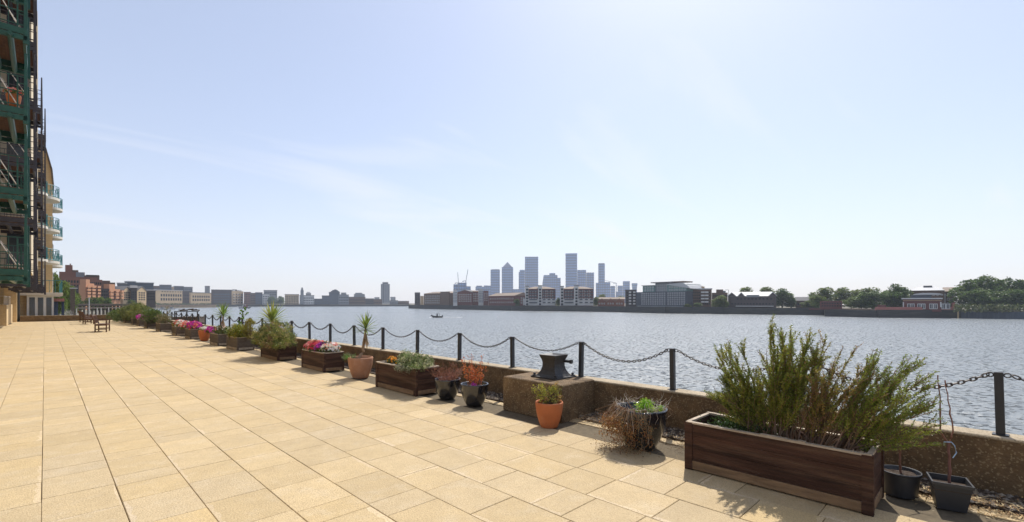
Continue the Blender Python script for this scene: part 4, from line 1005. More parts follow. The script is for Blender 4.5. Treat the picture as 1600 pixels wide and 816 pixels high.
def city(name, cat, label, px0, px1, d0, ytop, m, T=14, d1=None, roof=None, rh=0, rm='slate', wins=None, zb=-2.0, extras=(), bal=None, group=None, glass=0, frame=False, profile=None, ybase=None, yo=0, az=None):
    u0, u1 = (px0-800)/FPX, (px1-800)/FPX
    d1 = d1 or d0*math.sqrt((1+u0*u0)/(1+u1*u1)) 
    A = G(px0, d0, zb)
    if az is not None:
        e_ = V(math.sin(R(az)), math.cos(R(az)), 0); rv, fv = V(CS, -SN, 0), V(SN, CS, 0)
        t_ = (u1*A.dot(fv)-A.dot(rv))/(e_.dot(rv)-u1*e_.dot(fv)); B = A+e_*t_; B.z = zb; d1 = B.dot(fv)
    else: B = G(px1, d1, zb)
    L_ = (B-A).length; ang = math.atan2(B.y-A.y, B.x-A.x); dm = (d0+d1)/2
    o = empty(name, A, ang, label, cat, group)
    def lx(px): return (px-px0)/(px1-px0)*L_
    def lz(py, e=0): return EYE-(py-HY)*(dm+e)/FPX-zb
    H = lz(ytop)
    b_ = MB()
    if profile:
        b_.prism_y([(lx(a), lz(b__)) for a, b__ in profile], 0, T)
    else: b_.box(0, L_, 0, T, 0, H)
    b_.build('wall', C[m], o)
    if roof == 'gside':     # ridge parallel to the front
        r_ = MB(); hr = rh; e = .4
        r_.mesh_([(-e, -e, H+.01), (L_+e, -e, H+.01), (L_+e, T+e, H+.01), (-e, T+e, H+.01), (-e, T/2, H+hr), (L_+e, T/2, H+hr)], [(0, 1, 5, 4), (2, 3, 4, 5), (1, 2, 5), (3, 0, 4), (3, 2, 1, 0)]); r_.build('roof', C[rm], o)
    elif roof == 'hip':
        r_ = MB(); hr = rh; e = .5; q = min(T/2, L_*.3)
        r_.mesh_([(-e, -e, H+.01), (L_+e, -e, H+.01), (L_+e, T+e, H+.01), (-e, T+e, H+.01), (q, T/2, H+hr), (L_-q, T/2, H+hr)], [(0, 1, 5, 4), (2, 3, 4, 5), (1, 2, 5), (3, 0, 4), (3, 2, 1, 0)]); r_.build('roof', C[rm], o)
    elif roof == 'gfront':
        r_ = MB(); r_.prism_y([(-.4, H-.2), (L_/2, H+rh), (L_+.4, H-.2), (L_+.4, H+.25), (L_/2, H+rh+.5), (-.4, H+.25)], -.3, T+.3); r_.build('roof', C[rm], o)
        g_ = MB(); g_.prism_y([(0, H+.01), (L_, H+.01), (L_/2, H+rh)], 0, T); g_.build('gable', C[m], o)
    elif roof == 'flat':
        r_ = MB(); r_.box(-.4, L_+.4, -.4, T+.4, H+.005, H+rh); r_.build('roof', C[rm], o)
    for ex in extras:       # (name, px0, px1, ytop, ybot, y0, y1, mat)
        (nm, a, b__, yt, yb, y0, y1, mm) = ex; e_ = MB(); e_.box(lx(a), lx(b__), y0, y1, max(0, lz(yb)), lz(yt)); e_.build(nm, C[mm], o)
    if wins:
        for wn_ in (wins if isinstance(wins, list) else [wins]):
            (a, b__, yt, yb, nc, nr, w, h) = wn_[:8]; yy = wn_[8] if len(wn_) > 8 else 0
            w = min(w, .60*(lx(b__)-lx(a))/nc); h = min(h, .60*(lz(yt)-lz(yb))/nr)
            me_ = win_me(w, h, frame, glass)
            for i in range(nc):
                for j in range(nr):
                    x = lx(a)+(lx(b__)-lx(a))*(i+.5)/nc; z = lz(yb)+(lz(yt)-lz(yb))*(j+.5)/nr-h/2
                    inst('window', me_, o, (x, yy-.002, z))
    if bal:
        (a, ys, w, h) = bal[:4]; bm_ = MB(); bm_.box(-w/2, w/2, -1.4, -.005, 0, .25); bm_.box(-w/2, w/2, -1.4, -1.32, .25, h)
        bme = bm_.mesh('balcony', C[m if m == 'orange' else 'white'])
        for py in ys:
            for px in (a if isinstance(a, (list, tuple)) else [a]): inst('balcony', bme, o, (lx(px), 0, lz(py)))
    return o

# ---------- left bank
city('apartment_block', 'building', 'big dark red brick stepped block with a square tower on top at far left', 92, 152, 262, 433, 'redbrick', 30, zb=-2, wins=(96, 150, 437, 470, 12, 5, 2.2, 1.6),
     extras=[('upper_storey', 92, 132, 425, 433.1, 4, 28, 'redbrick'), ('tower', 101, 112.5, 413.5, 425.1, 8, 18, 'redbrick'), ('chimney', 108, 110, 411, 413.6, 10, 12, 'redbrick'), ('penthouse', 112.5, 122, 421.5, 425.1, 6, 20, 'brown'), ('penthouse', 118, 131, 425.2, 433.1, 2, 20, 'grey')])
city('apartment_block', 'building', 'red brown stepped brick block with roof terraces right of the square tower', 131, 160, 268, 437, 'redbrick', 28, wins=(132, 159, 440, 470, 8, 5, 2.2, 1.6),
     extras=[('upper_storey', 132, 155.5, 430.5, 437.1, 3, 24, 'brown'), ('penthouse', 134, 155, 429.5, 430.6, 2, 24, 'dark'), ('terrace', 158, 163, 439, 470, 6, 20, 'redbrick')])
city('apartment_block', 'building', 'brown sloping block stepping down beside the dark office roofs', 160, 180, 275, 441.5, 'brown', 26, wins=(161, 179, 445, 468, 6, 4, 2.2, 1.5), extras=[('upper_storey', 160, 172, 438.5, 441.6, 3, 20, 'brown')])
city('apartment_block', 'building', 'dark stand-in for the shaded side of the left orange stepped block', 112, 133, 238, 447, 'dark', 22, wins=(113, 132, 450, 469, 6, 4, 2, 1.5))  # separate box, its dark colour is the shade on the orange block's side
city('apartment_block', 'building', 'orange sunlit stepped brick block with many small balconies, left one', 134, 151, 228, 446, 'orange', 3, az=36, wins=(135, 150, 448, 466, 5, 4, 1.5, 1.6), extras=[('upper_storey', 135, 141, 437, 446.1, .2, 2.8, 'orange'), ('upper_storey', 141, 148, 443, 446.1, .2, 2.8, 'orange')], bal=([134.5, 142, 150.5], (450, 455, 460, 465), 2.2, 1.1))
city('apartment_block', 'building', 'shaded side between the two orange stepped blocks, painted dark', 151.5, 171, 236, 451, 'dark', 20, wins=(153, 170, 453, 469, 6, 3, 1.8, 1.4))  # dark colour stands for shade on the side of the orange building
city('apartment_block', 'building', 'orange stepped brick block with balconies, right one', 171, 188, 240, 452, 'orange', 3, az=36, wins=(172, 187, 454, 470, 5, 4, 1.5, 1.5), extras=[('upper_storey', 171.5, 180, 444.5, 452.1, .2, 2.8, 'orange')], bal=([170.5, 179, 187.5], (457, 462, 467), 2.2, 1.1))
gr = 'tan brick gabled warehouses on the left bank'
city('warehouse', 'building', 'tan brick gabled warehouse, left of the two, beside the orange blocks', 192.2, 203.5, 300, 454.5, 'tan', 12, az=36, roof='gfront', rh=2.4, wins=(193, 203, 456, 470, 3, 4, 1.5, 1.5), group=gr)
city('warehouse', 'building', 'shaded side wall between the two tan gabled warehouses, painted dark', 203.8, 214, 305, 450, 'dark', 26, roof='gside', rh=2, wins=(205, 213, 455, 470, 3, 4, 1.4, 1.3))  # side wall of the tan warehouses, shade put into the brick colour
city('warehouse', 'building', 'tan brick gabled warehouse, right of the two', 214.2, 228.6, 310, 454.5, 'tan', 12, az=36, roof='gfront', rh=2.6, wins=(216, 227, 456, 470, 3, 4, 1.6, 1.6), group=gr)
city('warehouse', 'building', 'shaded side wall right of the tan gabled warehouses, painted dark, slate roofed', 228.9, 243, 330, 454, 'dark', 26, roof='gside', rh=.8, wins=(230, 242, 457, 470, 4, 3, 1.5, 1.3))  # another warehouse side wall, coloured dark in place of shade
for i, (a, b__, dd, yt, mm, lb_) in enumerate(((183, 198, 420, 443, 'slate', 'low slate coloured office roof behind the orange blocks'), (195, 212, 430, 440.5, 'dgrey', 'dark glass office with a raised flat roof behind the gabled warehouses'), (211, 240, 445, 442.5, 'dgrey', 'wide dark glass office block behind the gabled warehouses'),
      (240, 249, 800, 447.5, 'brown', 'brown brick stair tower between dark offices'), (249, 268, 860, 445.5, 'dgrey', 'dark glass office with projecting thin roof behind the long wharf building'), (266, 272, 870, 448.5, 'tan', 'narrow tan brick tower between the dark offices'), (271, 287, 880, 447.5, 'dgrey', 'dark glass office behind the right part of the long wharf building'),
      (287, 301, 900, 448.8, 'grey', 'pale grey office block right of the dark offices'))):
    city('office_block', 'building', lb_, a, b__, dd, yt, mm, 22, roof='flat', rh=.7, rm='paleroof' if mm != 'brown' else 'slate', wins=(a+.6, b__-.6, yt+1.5, yt+13, max(2, int((b__-a)/3)), 3, (b__-a)*.0*1+2.6, 1.9), glass=1)
w_l = [(250, 284, 458.5, 471, 9, 2, 5, 3.8), (251, 284, 454.5, 457.5, 8, 1, 2.2, 1.2)]
wa = city('wharf_building', 'building', 'long low pale brick wharf building with arched windows, left wing', 243, 285, 735, 454, 'tan', 14, az=52, roof='flat', rh=.8, rm='paleroof', wins=w_l, zb=-2.0)
city('wharf_building', 'building', 'shaded side in the middle of the long wharf building, painted dark', 285.2, 297.8, 800, 455.5, 'dark', 24, roof='flat', rh=.7, rm='slate', wins=(286, 297, 459, 470, 4, 2, 2.4, 2))  # wharf side facing away from the sun, its shade painted as dark brick
city('wharf_building', 'building', 'long low pale brick wharf building with arched windows, right wing', 298, 330, 805, 457.8, 'tan', 14, az=52, roof='flat', rh=.8, rm='slate', wins=(300, 328, 461, 471.5, 8, 2, 5, 3.6))
city('tower_block', 'building', 'small grey tower standing behind the wharf building', 320, 328, 1050, 447.5, 'grey', 14, roof='flat', rh=.8)
city('apartment_block', 'building', 'dark brick riverside block left of the cream balconied one', 330, 361.5, 862, 453.5, 'dark', 25, roof='flat', rh=1, rm='slate', wins=(333, 359, 458, 474, 9, 4, 2.4, 2.2), glass=1)
city('apartment_block', 'building', 'cream block with three stacks of white balconies and rounded gables', 362, 380, 885, 455, 'tan', 14, az=55, wins=(363.5, 379, 458, 475, 4, 4, 2.4, 2.4), bal=([365, 371, 377.5], (460, 464, 468, 472), 3.4, 1.2), extras=[('turret', 364, 367.5, 453.2, 455.1, 0, 6, 'white'), ('turret', 373, 377.5, 453.4, 455.1, 0, 6, 'white'), ('roof_box', 368.5, 372, 452.4, 455.1, 3, 8, 'dark')])
far_l = [(381, 392, 457, 'redbrick', 'narrow red brick block right of the cream balconied block'), (391, 400, 458.5, 'brown', 'brown brick block behind the moored tug'), (399, 410, 457.5, 'dgrey', 'dark grey gabled block on the distant left bank'),
 (410, 421, 460, 'white', 'pale low block beneath the blue grey office'), (445, 467, 460.5, 'tan', 'cream block with rows of balconies left of the church tower'), (468, 491, 462, 'white', 'white gridded block under the church tower'),
 (491, 503, 467.5, 'dgrey', 'low dark sheds right of the white gridded block'), (503, 516, 462.5, 'dgrey', 'dark sloping warehouse left of the domed block'), (514, 531, 457, 'dgrey', 'dark block topped by a stepped dome'), (529, 545, 461, 'grey', 'grey block right of the stepped dome'),
 (545, 571, 464.5, 'brown', 'wide brown brick block left of the lone tower'), (571, 584, 467, 'dark', 'low dark block between brown block and lone tower'), (583, 597, 468, 'brown', 'low brown block at the foot of the lone tower, left side'), (609, 622, 470, 'grey', 'low grey building right of the lone tower'), (621, 639, 471, 'brown', 'low brown building at the right end of the left bank')]
for (a, b__, yt, mm, lb_) in far_l:
    dd = 900+(a-380)*.40; w_ = (b__-a)*dd/FPX
    city('riverside_building', 'building', lb_, a, b__, dd, yt, mm, 20, roof='flat', rh=.8, rm='slate', wins=(a+.5, b__-.5, yt+2, 475.5, max(3, int((b__-a)/2.6)), max(1, int((475-yt)/3.6)), 2.0, 1.9), glass=(1 if mm == 'dgrey' else 0))
city('office_block', 'building', 'blue grey office block with flat roof behind the brick blocks', 412, 433, 1050, 454.3, 'grey', 25, roof='flat', rh=1.2, rm='dgrey', wins=(413, 432, 456, 462, 7, 2, 2.6, 2))
city('church', 'building', 'thin grey church tower with a tapered top on the left bank', 469.5, 474.5, 930, 453.5, 'grey', 8, extras=[('belfry', 470.3, 473.7, 450.6, 453.6, 1, 6, 'grey'), ('spire', 471.2, 472.8, 449.2, 450.7, 2, 5, 'dgrey')])
city('office_block', 'building', 'small blue grey domed block right of the church tower', 478, 486, 1000, 458.5, 'grey', 12, roof='hip', rh=3.5, rm='grey')
for (a, b__, y0_, y1_, s_) in ((517.5, 529.5, 455, 457, 'dgrey'), (519.5, 527.5, 453.4, 455, 'dgrey'), (521.5, 525.5, 452.4, 453.4, 'slate')): pass
city('office_block', 'building', 'stepped dome storeys rising behind the dark block', 516.8, 530.2, 960, 455, 'dgrey', 12, extras=[('upper_step', 519, 528, 453.3, 455.1, 2, 9, 'dgrey'), ('lantern', 522, 525.5, 452.3, 453.4, 3, 7, 'slate')])
city('office_block', 'building', 'grey stepped office behind the wide brown block', 553, 570, 1100, 459.5, 'grey', 22, extras=[('upper_step', 555, 566, 457.6, 459.6, 3, 15, 'grey')])
city('office_block', 'building', 'grey glass office right of the stepped dome, behind', 533, 541, 1080, 457.3, 'grey', 18)
city('tower_block', 'building', 'lone blue grey residential tower in the gap before the right bank', 595, 609, 1350, 443.8, 'grey', 22, extras=[('core', 597.5, 606.5, 441, 443.9, 3, 18, 'dgrey'), ('glass_stripe', 598.5, 600, 443.6, 473, -.3, 0, 'dgrey')], wins=(595.5, 608.5, 445, 472, 5, 16, 3.2, 1.9), glass=1)
city('tower_block', 'building', 'small distant block left of the lone tower', 585, 593, 1500, 464.5, 'grey', 15); city('tower_block', 'building', 'small distant block right of the lone tower', 610, 618, 1500, 464, 'grey', 15)
# trees left
tg = 'trees along the left bank'
for i, (px, dd, yt, w_, v_, lb_) in enumerate(((86, 84, 424, 26, 4, 'bright green tree beside the round white balconies'), (99, 96, 438, 26, 4, 'bright green tree behind the tall timber post'), (112, 128, 448, 18, 3, 'olive tree right of the tall timber post, under the red blocks'),
    (145, 190, 464, 16, 0, 'low dark green tree at the foot of the left orange block'), (158, 195, 464.5, 14, 2, 'low green tree between the two orange blocks'), (168, 198, 465, 14, 0, 'small dark tree in front of the right orange block'), (122, 180, 464, 14, 1, 'small dark tree behind the timber pier, left part'),
    (205, 285, 468, 10, 0, 'small dark tree in front of the tan warehouses'), (234, 340, 465, 13, 0, 'dark bluish tree right of the tan warehouses'), (425, 900, 463.5, 15, 0, 'round dark tree among the distant left bank buildings, left one'), (438, 905, 462.5, 15, 1, 'round dark tree among the distant left bank buildings, right one'))):
    tree(px, dd, yt, w_, v_, lb_, group=tg)
hd = MB()
for i in range(1400):
    px = rnd.uniform(243, 330); p = G(px, 722+(px-243)*1.35+rnd.uniform(-2, 2), -2+rnd.random()*2.2); leaf(hd, p, rdir(), 1.4, 1.0, vary((.07, .10, .03)))
tag(hd.build('hedge', M_leaf), 'dark green hedge running along the front of the long wharf building', 'hedge')
# timber wharf apron with piles, boats moored
jt = empty('jetty', G(214, 560, 0), 0, 'long brown jetty on piles in front of the wharf building', 'jetty')
A = G(214, 560); B = G(330, 735); m = MB(); q = (B-A); n_ = V(-q.y, q.x, 0).normalized()
jt.rotation_euler = (0, 0, math.atan2(q.y, q.x)); Lj = q.length
m.box(0, Lj, -8, 0, -2.6, -1.6); m.build('deck', C['brown'], jt)
pile = MB(); pile.tube([(0, 0, -8), (0, 0, -2.61)], .5, 6); pile_me = pile.mesh('pile', C['tan'])
for k in range(60): inst('pile', pile_me, jt, (Lj*(k+.5)/60, -7.2, 0))
pr_ = empty('timber_pier', G(96, 112, 0), 0, 'dark timber pier on many piles beyond the end wall', 'pier')
A = G(96, 112); B = G(216, 135); q = B-A; pr_.rotation_euler = (0, 0, math.atan2(q.y, q.x)); Lp = q.length
m = MB(); m.box(0, Lp, 0, 7, .7, 1.15); m.box(0, Lp, -.1, .15, .05, .45); m.build('deck', M_grey, pr_)
m = MB(); m.box(0, Lp, -.25, -.02, 1.1, 1.3); m.build('kerb_rail', M_grey, pr_)
pile = MB(); pile.tube([(0, 0, -7), (0, 0, .69)], .17, 7); pile_me = pile.mesh('pile', M_grey)
for k in range(20):
    for yy in (.4, 3.5, 6.6): inst('pile', pile_me, pr_, (Lp*(k+.5)/20, yy, 0))
pw_ = MB(); pw_.tube([(0, 0, -7), (0, 0, .69)], .12, 7); pwm = pw_.mesh('pale_pile', M_rod)
for k in (3, 6, 8, 9, 11, 13, 14, 16): inst('pale_pile', pwm, pr_, (Lp*(k+.2)/20, -.15, -.45))
o = empty('timber_post', G(113.5, 66, -2), 0, 'tall dark square timber post beyond the end wall', 'post'); m = MB(); m.box(-.24, .24, -.24, .24, 0, 5.55, b=.03); m.build('shaft', M_grey, o)
m = MB(); m.box(-.3, .5, -.3, .3, 5.56, 5.68); m.build('cap', C['white'], o)
o = empty('lamp_post', G(139.3, 75, -2), 0, 'thin white pole standing beyond the end wall in front of the pier', 'pole'); m = MB(); m.tube([(0, 0, 0), (0, 0, 4.3)], [.08, .06], 8); m.build('pole', C['white'], o)
m = MB(); m.tube([(0, 0, 4.3), (0, 0, 4.4)], [.12, .12], 8); m.build('cap', C['white'], o)
bush('silver_shrub', tuple(G(104, 60, -2)), [(0, 0, 1.6, .55, .55, 1.1)], 1800, .16, .03, [(.42, .40, .36), (.30, .28, .24), (.5, .48, .44)], 'pale silvery spiky shrub beyond the end wall left of the timber post')
o = empty('entrance_kiosk', G(94, 46, -2), 0, 'small dark blue entrance kiosk beyond the end wall beside the white bay windows', 'kiosk')
M_navy = mat('navy_paint', (.02, .035, .07), .5, .2, 3)
m = MB(); m.box(-1.0, -.15, 0, 1.2, 0, 3.7); m.build('wall', M_navy, o); m = MB(); m.box(-1.15, .3, -.35, 1.3, 3.72, 4.0); m.build('awning', C['pink'], o); m = MB(); m.box(.1, .3, .3, .5, 0, 3.7); m.build('post', M_navy, o)

# ---------- right peninsula
city('apartment_block', 'building', 'small dark block at the left tip of the right bank', 648, 656.5, 600, 457, 'dark', 14, zb=-2, wins=(649, 656, 460, 474, 2, 4, 2, 1.6))
city('apartment_block', 'building', 'low yellow brick block beside the small dark block', 656.7, 662, 600, 462.5, 'tan', 14)
city('apartment_block', 'building', 'long brown brick block with tan roof at the left of the right bank', 662.3, 703.5, 585, 458.5, 'brown', 18, d1=545, roof='hip', rh=2.2, rm='tile', wins=[(664, 688, 461, 475, 9, 4, 1.9, 1.7), (692, 702, 459.5, 474, 4, 4, 1.9, 1.8)], frame=True, extras=[('curved_bay', 690, 703, 456.2, 477, -1.2, 0, 'brown')])
for (a, b__, yt, lb_) in ((708, 714.5, 455, 'left one'), (747.5, 755, 454, 'right one')):
    o = city('glass_turret', 'turret', 'pale glass corner turret with a domed top, '+lb_, a, b__, 520, yt, 'white', 5, wins=(a+.3, b__-.3, yt+1, 473, 3, 7, 1.0, 1.5), glass=1)
    L_ = (b__-a)*520/FPX; m = MB(); H_ = EYE-(yt-HY)*520/FPX+2
    m.prism_y([(L_/2+L_/2*math.cos(math.pi*k/8), H_+.02+1.8*math.sin(math.pi*k/8)) for k in range(9)][::-1], 0, 5); m.build('dome', C['paleroof'], o)
city('apartment_block', 'building', 'red brick block with pointed gable and many white windows between the turrets', 714.7, 738, 535, 457, 'maroon', 16, d1=528, roof='gfront', rh=2.4, wins=(716, 737, 459, 472.5, 7, 4, 1.4, 1.5), frame=True)
city('apartment_block', 'building', 'dark red block with tan roof immediately left of the right turret', 738.2, 747.3, 530, 455.5, 'maroon', 14, roof='gside', rh=1.2, rm='tile', wins=(739, 747, 458, 472, 3, 4, 1.4, 1.5), frame=True)
city('apartment_block', 'building', 'narrow dark red block right of the right turret', 755.2, 763, 518, 454.5, 'maroon', 14, wins=(756, 762.5, 457, 471, 2, 5, 1.2, 1.4), frame=True)
city('apartment_block', 'building', 'low brown block with long tan roof and rows of white dormers', 763.2, 804, 512, 462.5, 'maroon', 20, d1=470, roof='gside', rh=3.2, rm='tile', wins=(765, 803, 464, 475.5, 13, 2, 1.5, 1.5), frame=True)
q_ = MB()
city('terrace_house', 'building', 'small red and white house left of the first white and red block', 812, 820.5, 445, 462, 'maroon', 12, wins=(813, 820, 464, 475, 2, 3, 1.3, 1.4), frame=True, extras=[('porch', 817, 820.5, 467, 477, -1, 0, 'white')])
def wr_block(a, b__, dd, lab):
    w_ = b__-a; o = city('apartment_block', 'building', lab, a, b__, dd, 451.5, 'maroon', 20, roof='hip', rh=2.4, rm='tile', wins=[(a+w_*f0, a+w_*f1, 453, 473, n_, 5, 1.7, 1.9) for (f0, f1, n_) in ((.12, .38, 3), (.56, .94, 5))], frame=True,
         extras=[('white_bay', a-.3, a+w_*.10, 448, 477.5, -1.2, 5, 'white'), ('white_bay', a+w_*.42, a+w_*.55, 447, 477.5, -1.6, 5, 'white'), ('white_base', a+w_*.10, a+w_*.42, 467, 477.5, -.6, 0, 'white'), ('white_base', a+w_*.55, a+w_, 467, 477.5, -.6, 0, 'white'),
         ('bay_cap', a-.5, a+w_*.11, 447, 448, -1.5, 5.3, 'slate'), ('bay_cap', a+w_*.41, a+w_*.56, 446, 447, -1.9, 5.3, 'slate')])
    L_ = w_*dd/FPX
    for f in (.055, .485):
        for r_ in range(6): inst('window', win_me(2.0, 1.8, False, 0), o, (L_*f, -1.62 if f > .1 else -1.22, 1.2+r_*2.7))
    bm_ = MB(); bm_.box(-L_*.045, L_*.045, -1.1, -.005, 0, .2); bm_.box(-L_*.045, L_*.045, -1.1, -1.0, .2, 1.0); bme = bm_.mesh('balcony', C['dgrey'])
    for f in (.17, .26, .35, .62, .78, .93):
        for r_ in range(5): inst('balcony', bme, o, (L_*f, -.6*(r_ < 2), 3.2+r_*2.7))
wr_block(821, 868, 438, 'left one of the two white and dark red apartment blocks under the tall towers')
wr_block(875.5, 927, 430, 'right one of the two white and dark red apartment blocks under the tall towers')
for i in range(3):
    city('terrace_house', 'building', ('left', 'middle', 'right')[i]+' red brick gabled house in the low row right of the white and red blocks', 934+i*13.6, 947+i*13.6, 430-i*6, 471, 'redbrick', 9, roof='gfront', rh=2.2, rm='tile', wins=(935+i*13.6, 946+i*13.6, 472, 477, 3, 1, 1.3, 1.3), frame=True)
city('terrace_house', 'building', 'long pale tan roofed row behind the small red gabled houses', 934, 976, 450, 467.5, 'redbrick', 12, roof='gside', rh=1.8, rm='tile')
city('apartment_block', 'building', 'dark brick block with two stacks of white balconies left of the glass building', 977, 994, 385, 454, 'dark', 18, roof='flat', rh=.7, rm='slate', wins=(978, 993, 456, 475, 4, 5, 1.5, 1.9), bal=([984.5, 991], (458, 462.5, 467, 471.5, 476), 1.9, 1.3))
city('glass_apartments', 'building', 'large grey and green glass fronted apartment building with curved roof', 994, 1072, 372, 456, 'dgrey', 24, d1=338, roof=None,
     wins=[(1002, 1042, 457, 477, 11, 6, 2.4, 1.9), (1044, 1071, 457, 477, 8, 6, 2.2, 1.9), (1005, 1021, 446.5, 455.5, 4, 2, 2.4, 2.0, 2), (1024, 1042, 443.5, 455.5, 5, 3, 2.0, 1.8, 3), (1045, 1071, 447, 455.5, 7, 2, 2.2, 2.0, 1)], glass=1, frame=True,
     extras=[('upper_storey', 1002.5, 1022, 445.8, 456.1, 2, 20, 'glassg'), ('roof_slab', 1001.5, 1023, 445, 445.9, 1, 21, 'paleroof'), ('upper_storey', 1022, 1043, 442, 456.1, 3, 22, 'grey'), ('roof_slab', 1017, 1045, 440.6, 442.1, 1, 23, 'slate'), ('roof_box', 1036, 1060, 439.8, 441.5, 8, 20, 'brown'),
             ('glass_storey', 1043, 1072, 445.5, 456.1, 1, 20, 'glassg'), ('base', 1000, 1072, 478, 484, -3, 0, 'grey')])
ob = [o for o in col.objects if o.name.startswith('glass_apartments')][0]
dm = 355; L_ = (G(1072, 338)-G(994, 372)).length
def gx(px): return (px-994)/78*L_
def gz(py): return EYE-(py-HY)*dm/FPX+2
m = MB(); m.prism_y([(gx(1043), gz(445.4)), (gx(1078), gz(452)), (gx(1074), gz(447.5)), (gx(1068), gz(443.6)), (gx(1063), gz(443)), (gx(1043), gz(444.6))], 0, 21); m.build('curved_roof', C['paleroof'], ob)
city('apartment_block', 'building', 'brown brick block with pale flat roof right of the glass building', 1072.3, 1112, 345, 452.5, 'brown', 20, d1=340, roof='flat', rh=.8, rm='paleroof', wins=(1075, 1110, 455, 477, 11, 5, 1.8, 1.7), extras=[('penthouse', 1075, 1102, 447.5, 452.6, 5, 18, 'tan')], bal=([1098, 1104], (458, 463, 468, 473), 2.4, 1.1))
city('apartment_block', 'building', 'stepped brown block with a metal frame on its roof left of the pub', 1112.3, 1137, 345, 457.5, 'brown', 18, wins=(1114, 1136, 460, 474, 7, 3, 1.6, 1.6), extras=[('upper_storey', 1119, 1130, 452.3, 457.6, 3, 14, 'brown'), ('upper_storey', 1130, 1134, 454.5, 457.6, 3, 14, 'grey'), ('roof_frame', 1138.2, 1138.8, 453, 470, 0, .6, 'slate'), ('roof_frame', 1133, 1138.8, 453, 453.5, 0, .6, 'slate')])
pub = city('pub', 'building', 'dark brick riverside pub with pale gabled roofs', 1137.5, 1213, 318, 463, 'dark', 12, d1=306, wins=[(1142, 1210, 473.5, 476.5, 14, 1, 1.4, 1.4), (1150, 1208, 465.5, 469, 10, 1, 1.2, 1.3)], extras=[('terrace_canopy', 1150, 1208, 478, 479, -5, 0, 'white'), ('sign_board', 1167, 1187, 461, 464.5, -.5, 0, 'grey')], zb=-2)
Lp_ = (G(1213, 306)-G(1137.5, 318)).length
for (f0, f1, h) in ((.0, .16, 9.9), (.22, .34, 10.4), (.86, 1.0, 9.6)):
    z0 = EYE-(463-HY)*312/FPX+2; x0, x1 = f0*Lp_, f1*Lp_; m = MB(); m.prism_y([(x0, z0+.01), (x1, z0+.01), ((x0+x1)/2, z0+2.3)], -.3, 11); m.build('gable', C['dark'], pub)
    m = MB(); m.prism_y([(x0-.5, z0-.1), ((x0+x1)/2, z0+2.3), (x1+.5, z0-.1), (x1+.5, z0+.25), ((x0+x1)/2, z0+2.75), (x0-.5, z0+.25)], -.6, 11.2); m.build('gable_roof', C['paleroof'], pub)
z0 = EYE-(463-HY)*312/FPX+2; m = MB(); m.mesh_([(-.4, -.4, z0+.02), (Lp_+.4, -.4, z0+.02), (Lp_+.4, 12.4, z0+.02), (-.4, 12.4, z0+.02), (2, 6, z0+3), (Lp_-2, 6, z0+3)], [(0, 1, 5, 4), (2, 3, 4, 5), (1, 2, 5), (3, 0, 4), (3, 2, 1, 0)]); m.build('roof', C['paleroof'], pub)
city('house', 'building', 'low house with dark pitched roof between the pub trees and the park trees', 1243, 1278, 320, 470, 'brown', 12, roof='gside', rh=2.6, rm='slate', wins=(1245, 1276, 472, 479, 6, 1, 1.4, 1.4))
sc_ = city('scaffolded_building', 'building', 'low dark red building wrapped in scaffolding in front of the park trees', 1281, 1316, 262, 470.5, 'maroon', 8, wins=(1283, 1315, 472, 480, 8, 2, 1.3, 1.1))
pt_ = city('terrace_wall', 'wall', 'low maroon brick terrace wall with parasols along the river left of the pump house', 1264, 1366, 266, 482.5, 'maroon', .6, d1=249, zb=-2.4)
gp = 'people and boats'
# pump house group
ph = city('pump_house', 'building', 'red brick pump house with white cornice and tall white framed windows', 1411, 1471, 240, 467.5, 'maroon', 14, zb=-2.9, extras=[('cornice', 1408.5, 1473, 465.8, 467.6, -.9, 14.9, 'white'), ('string_course', 1410.5, 1471.5, 469.5, 470.2, -.2, 0, 'tan'), ('upper_storey', 1424, 1456, 461, 465.9, 2, 12, 'dgrey'), ('corner_pilaster', 1410.5, 1412.6, 472, 480, -.3, 0, 'white'), ('corner_pilaster', 1469, 1471, 472, 480, -.3, 0, 'white')])
L_ = 60*240/FPX; wm = win_me(1.5, 2.7, True, 0)
for f in (.12, .19, .32, .40, .55, .63, .78, .86): inst('window', wm, ph, (L_*f, -.01, 1.3))
m = MB(); Rr = 32*240/FPX/2; z0 = EYE-(461-HY)*240/FPX+2.9; x0 = 13*240/FPX
m.prism_y([(x0+Rr*(1+1.08*math.cos(math.pi*k/10)), z0+.02+.9*math.sin(math.pi*k/10)) for k in range(11)][::-1], 1.5, 12.5); m.build('curved_roof', C['paleroof'], ph)
city('warehouse', 'building', 'tall brown brick warehouse with raised roof lantern behind the pump house', 1422, 1475, 262, 454, 'brown', 20, roof='hip', rh=2.6, rm='paleroof', wins=[(1456, 1475, 459, 463, 3, 1, 1.6, 1.6)], frame=True, extras=[('lantern', 1443, 1457, 446, 450, 7, 13, 'slate')])
city('apartment_block', 'building', 'block with pinkish tiled roof and stacked white windows right of the pump house', 1474, 1491, 265, 455.5, 'brown', 22, roof='gside', rh=2.6, rm='tile', wins=[(1478, 1486, 457.5, 478, 1, 3, 2.0, 2.2), (1486, 1491, 457.5, 478, 1, 3, 1.0, 1.8)], frame=True, extras=[('white_bay', 1474.3, 1478, 459, 480, -.8, 0, 'white')])
city('brick_wall', 'wall', 'pinkish red brick wall in front of the pump house', 1368, 1489, 238.8, 480, 'pink', .5, d1=232.6, zb=-2.9, extras=[('ramped_wall', 1372, 1385, 476.5, 480.1, 0, .5, 'maroon'), ('end_pier', 1489.1, 1491.6, 473, 486, -.2, .9, 'pink')])
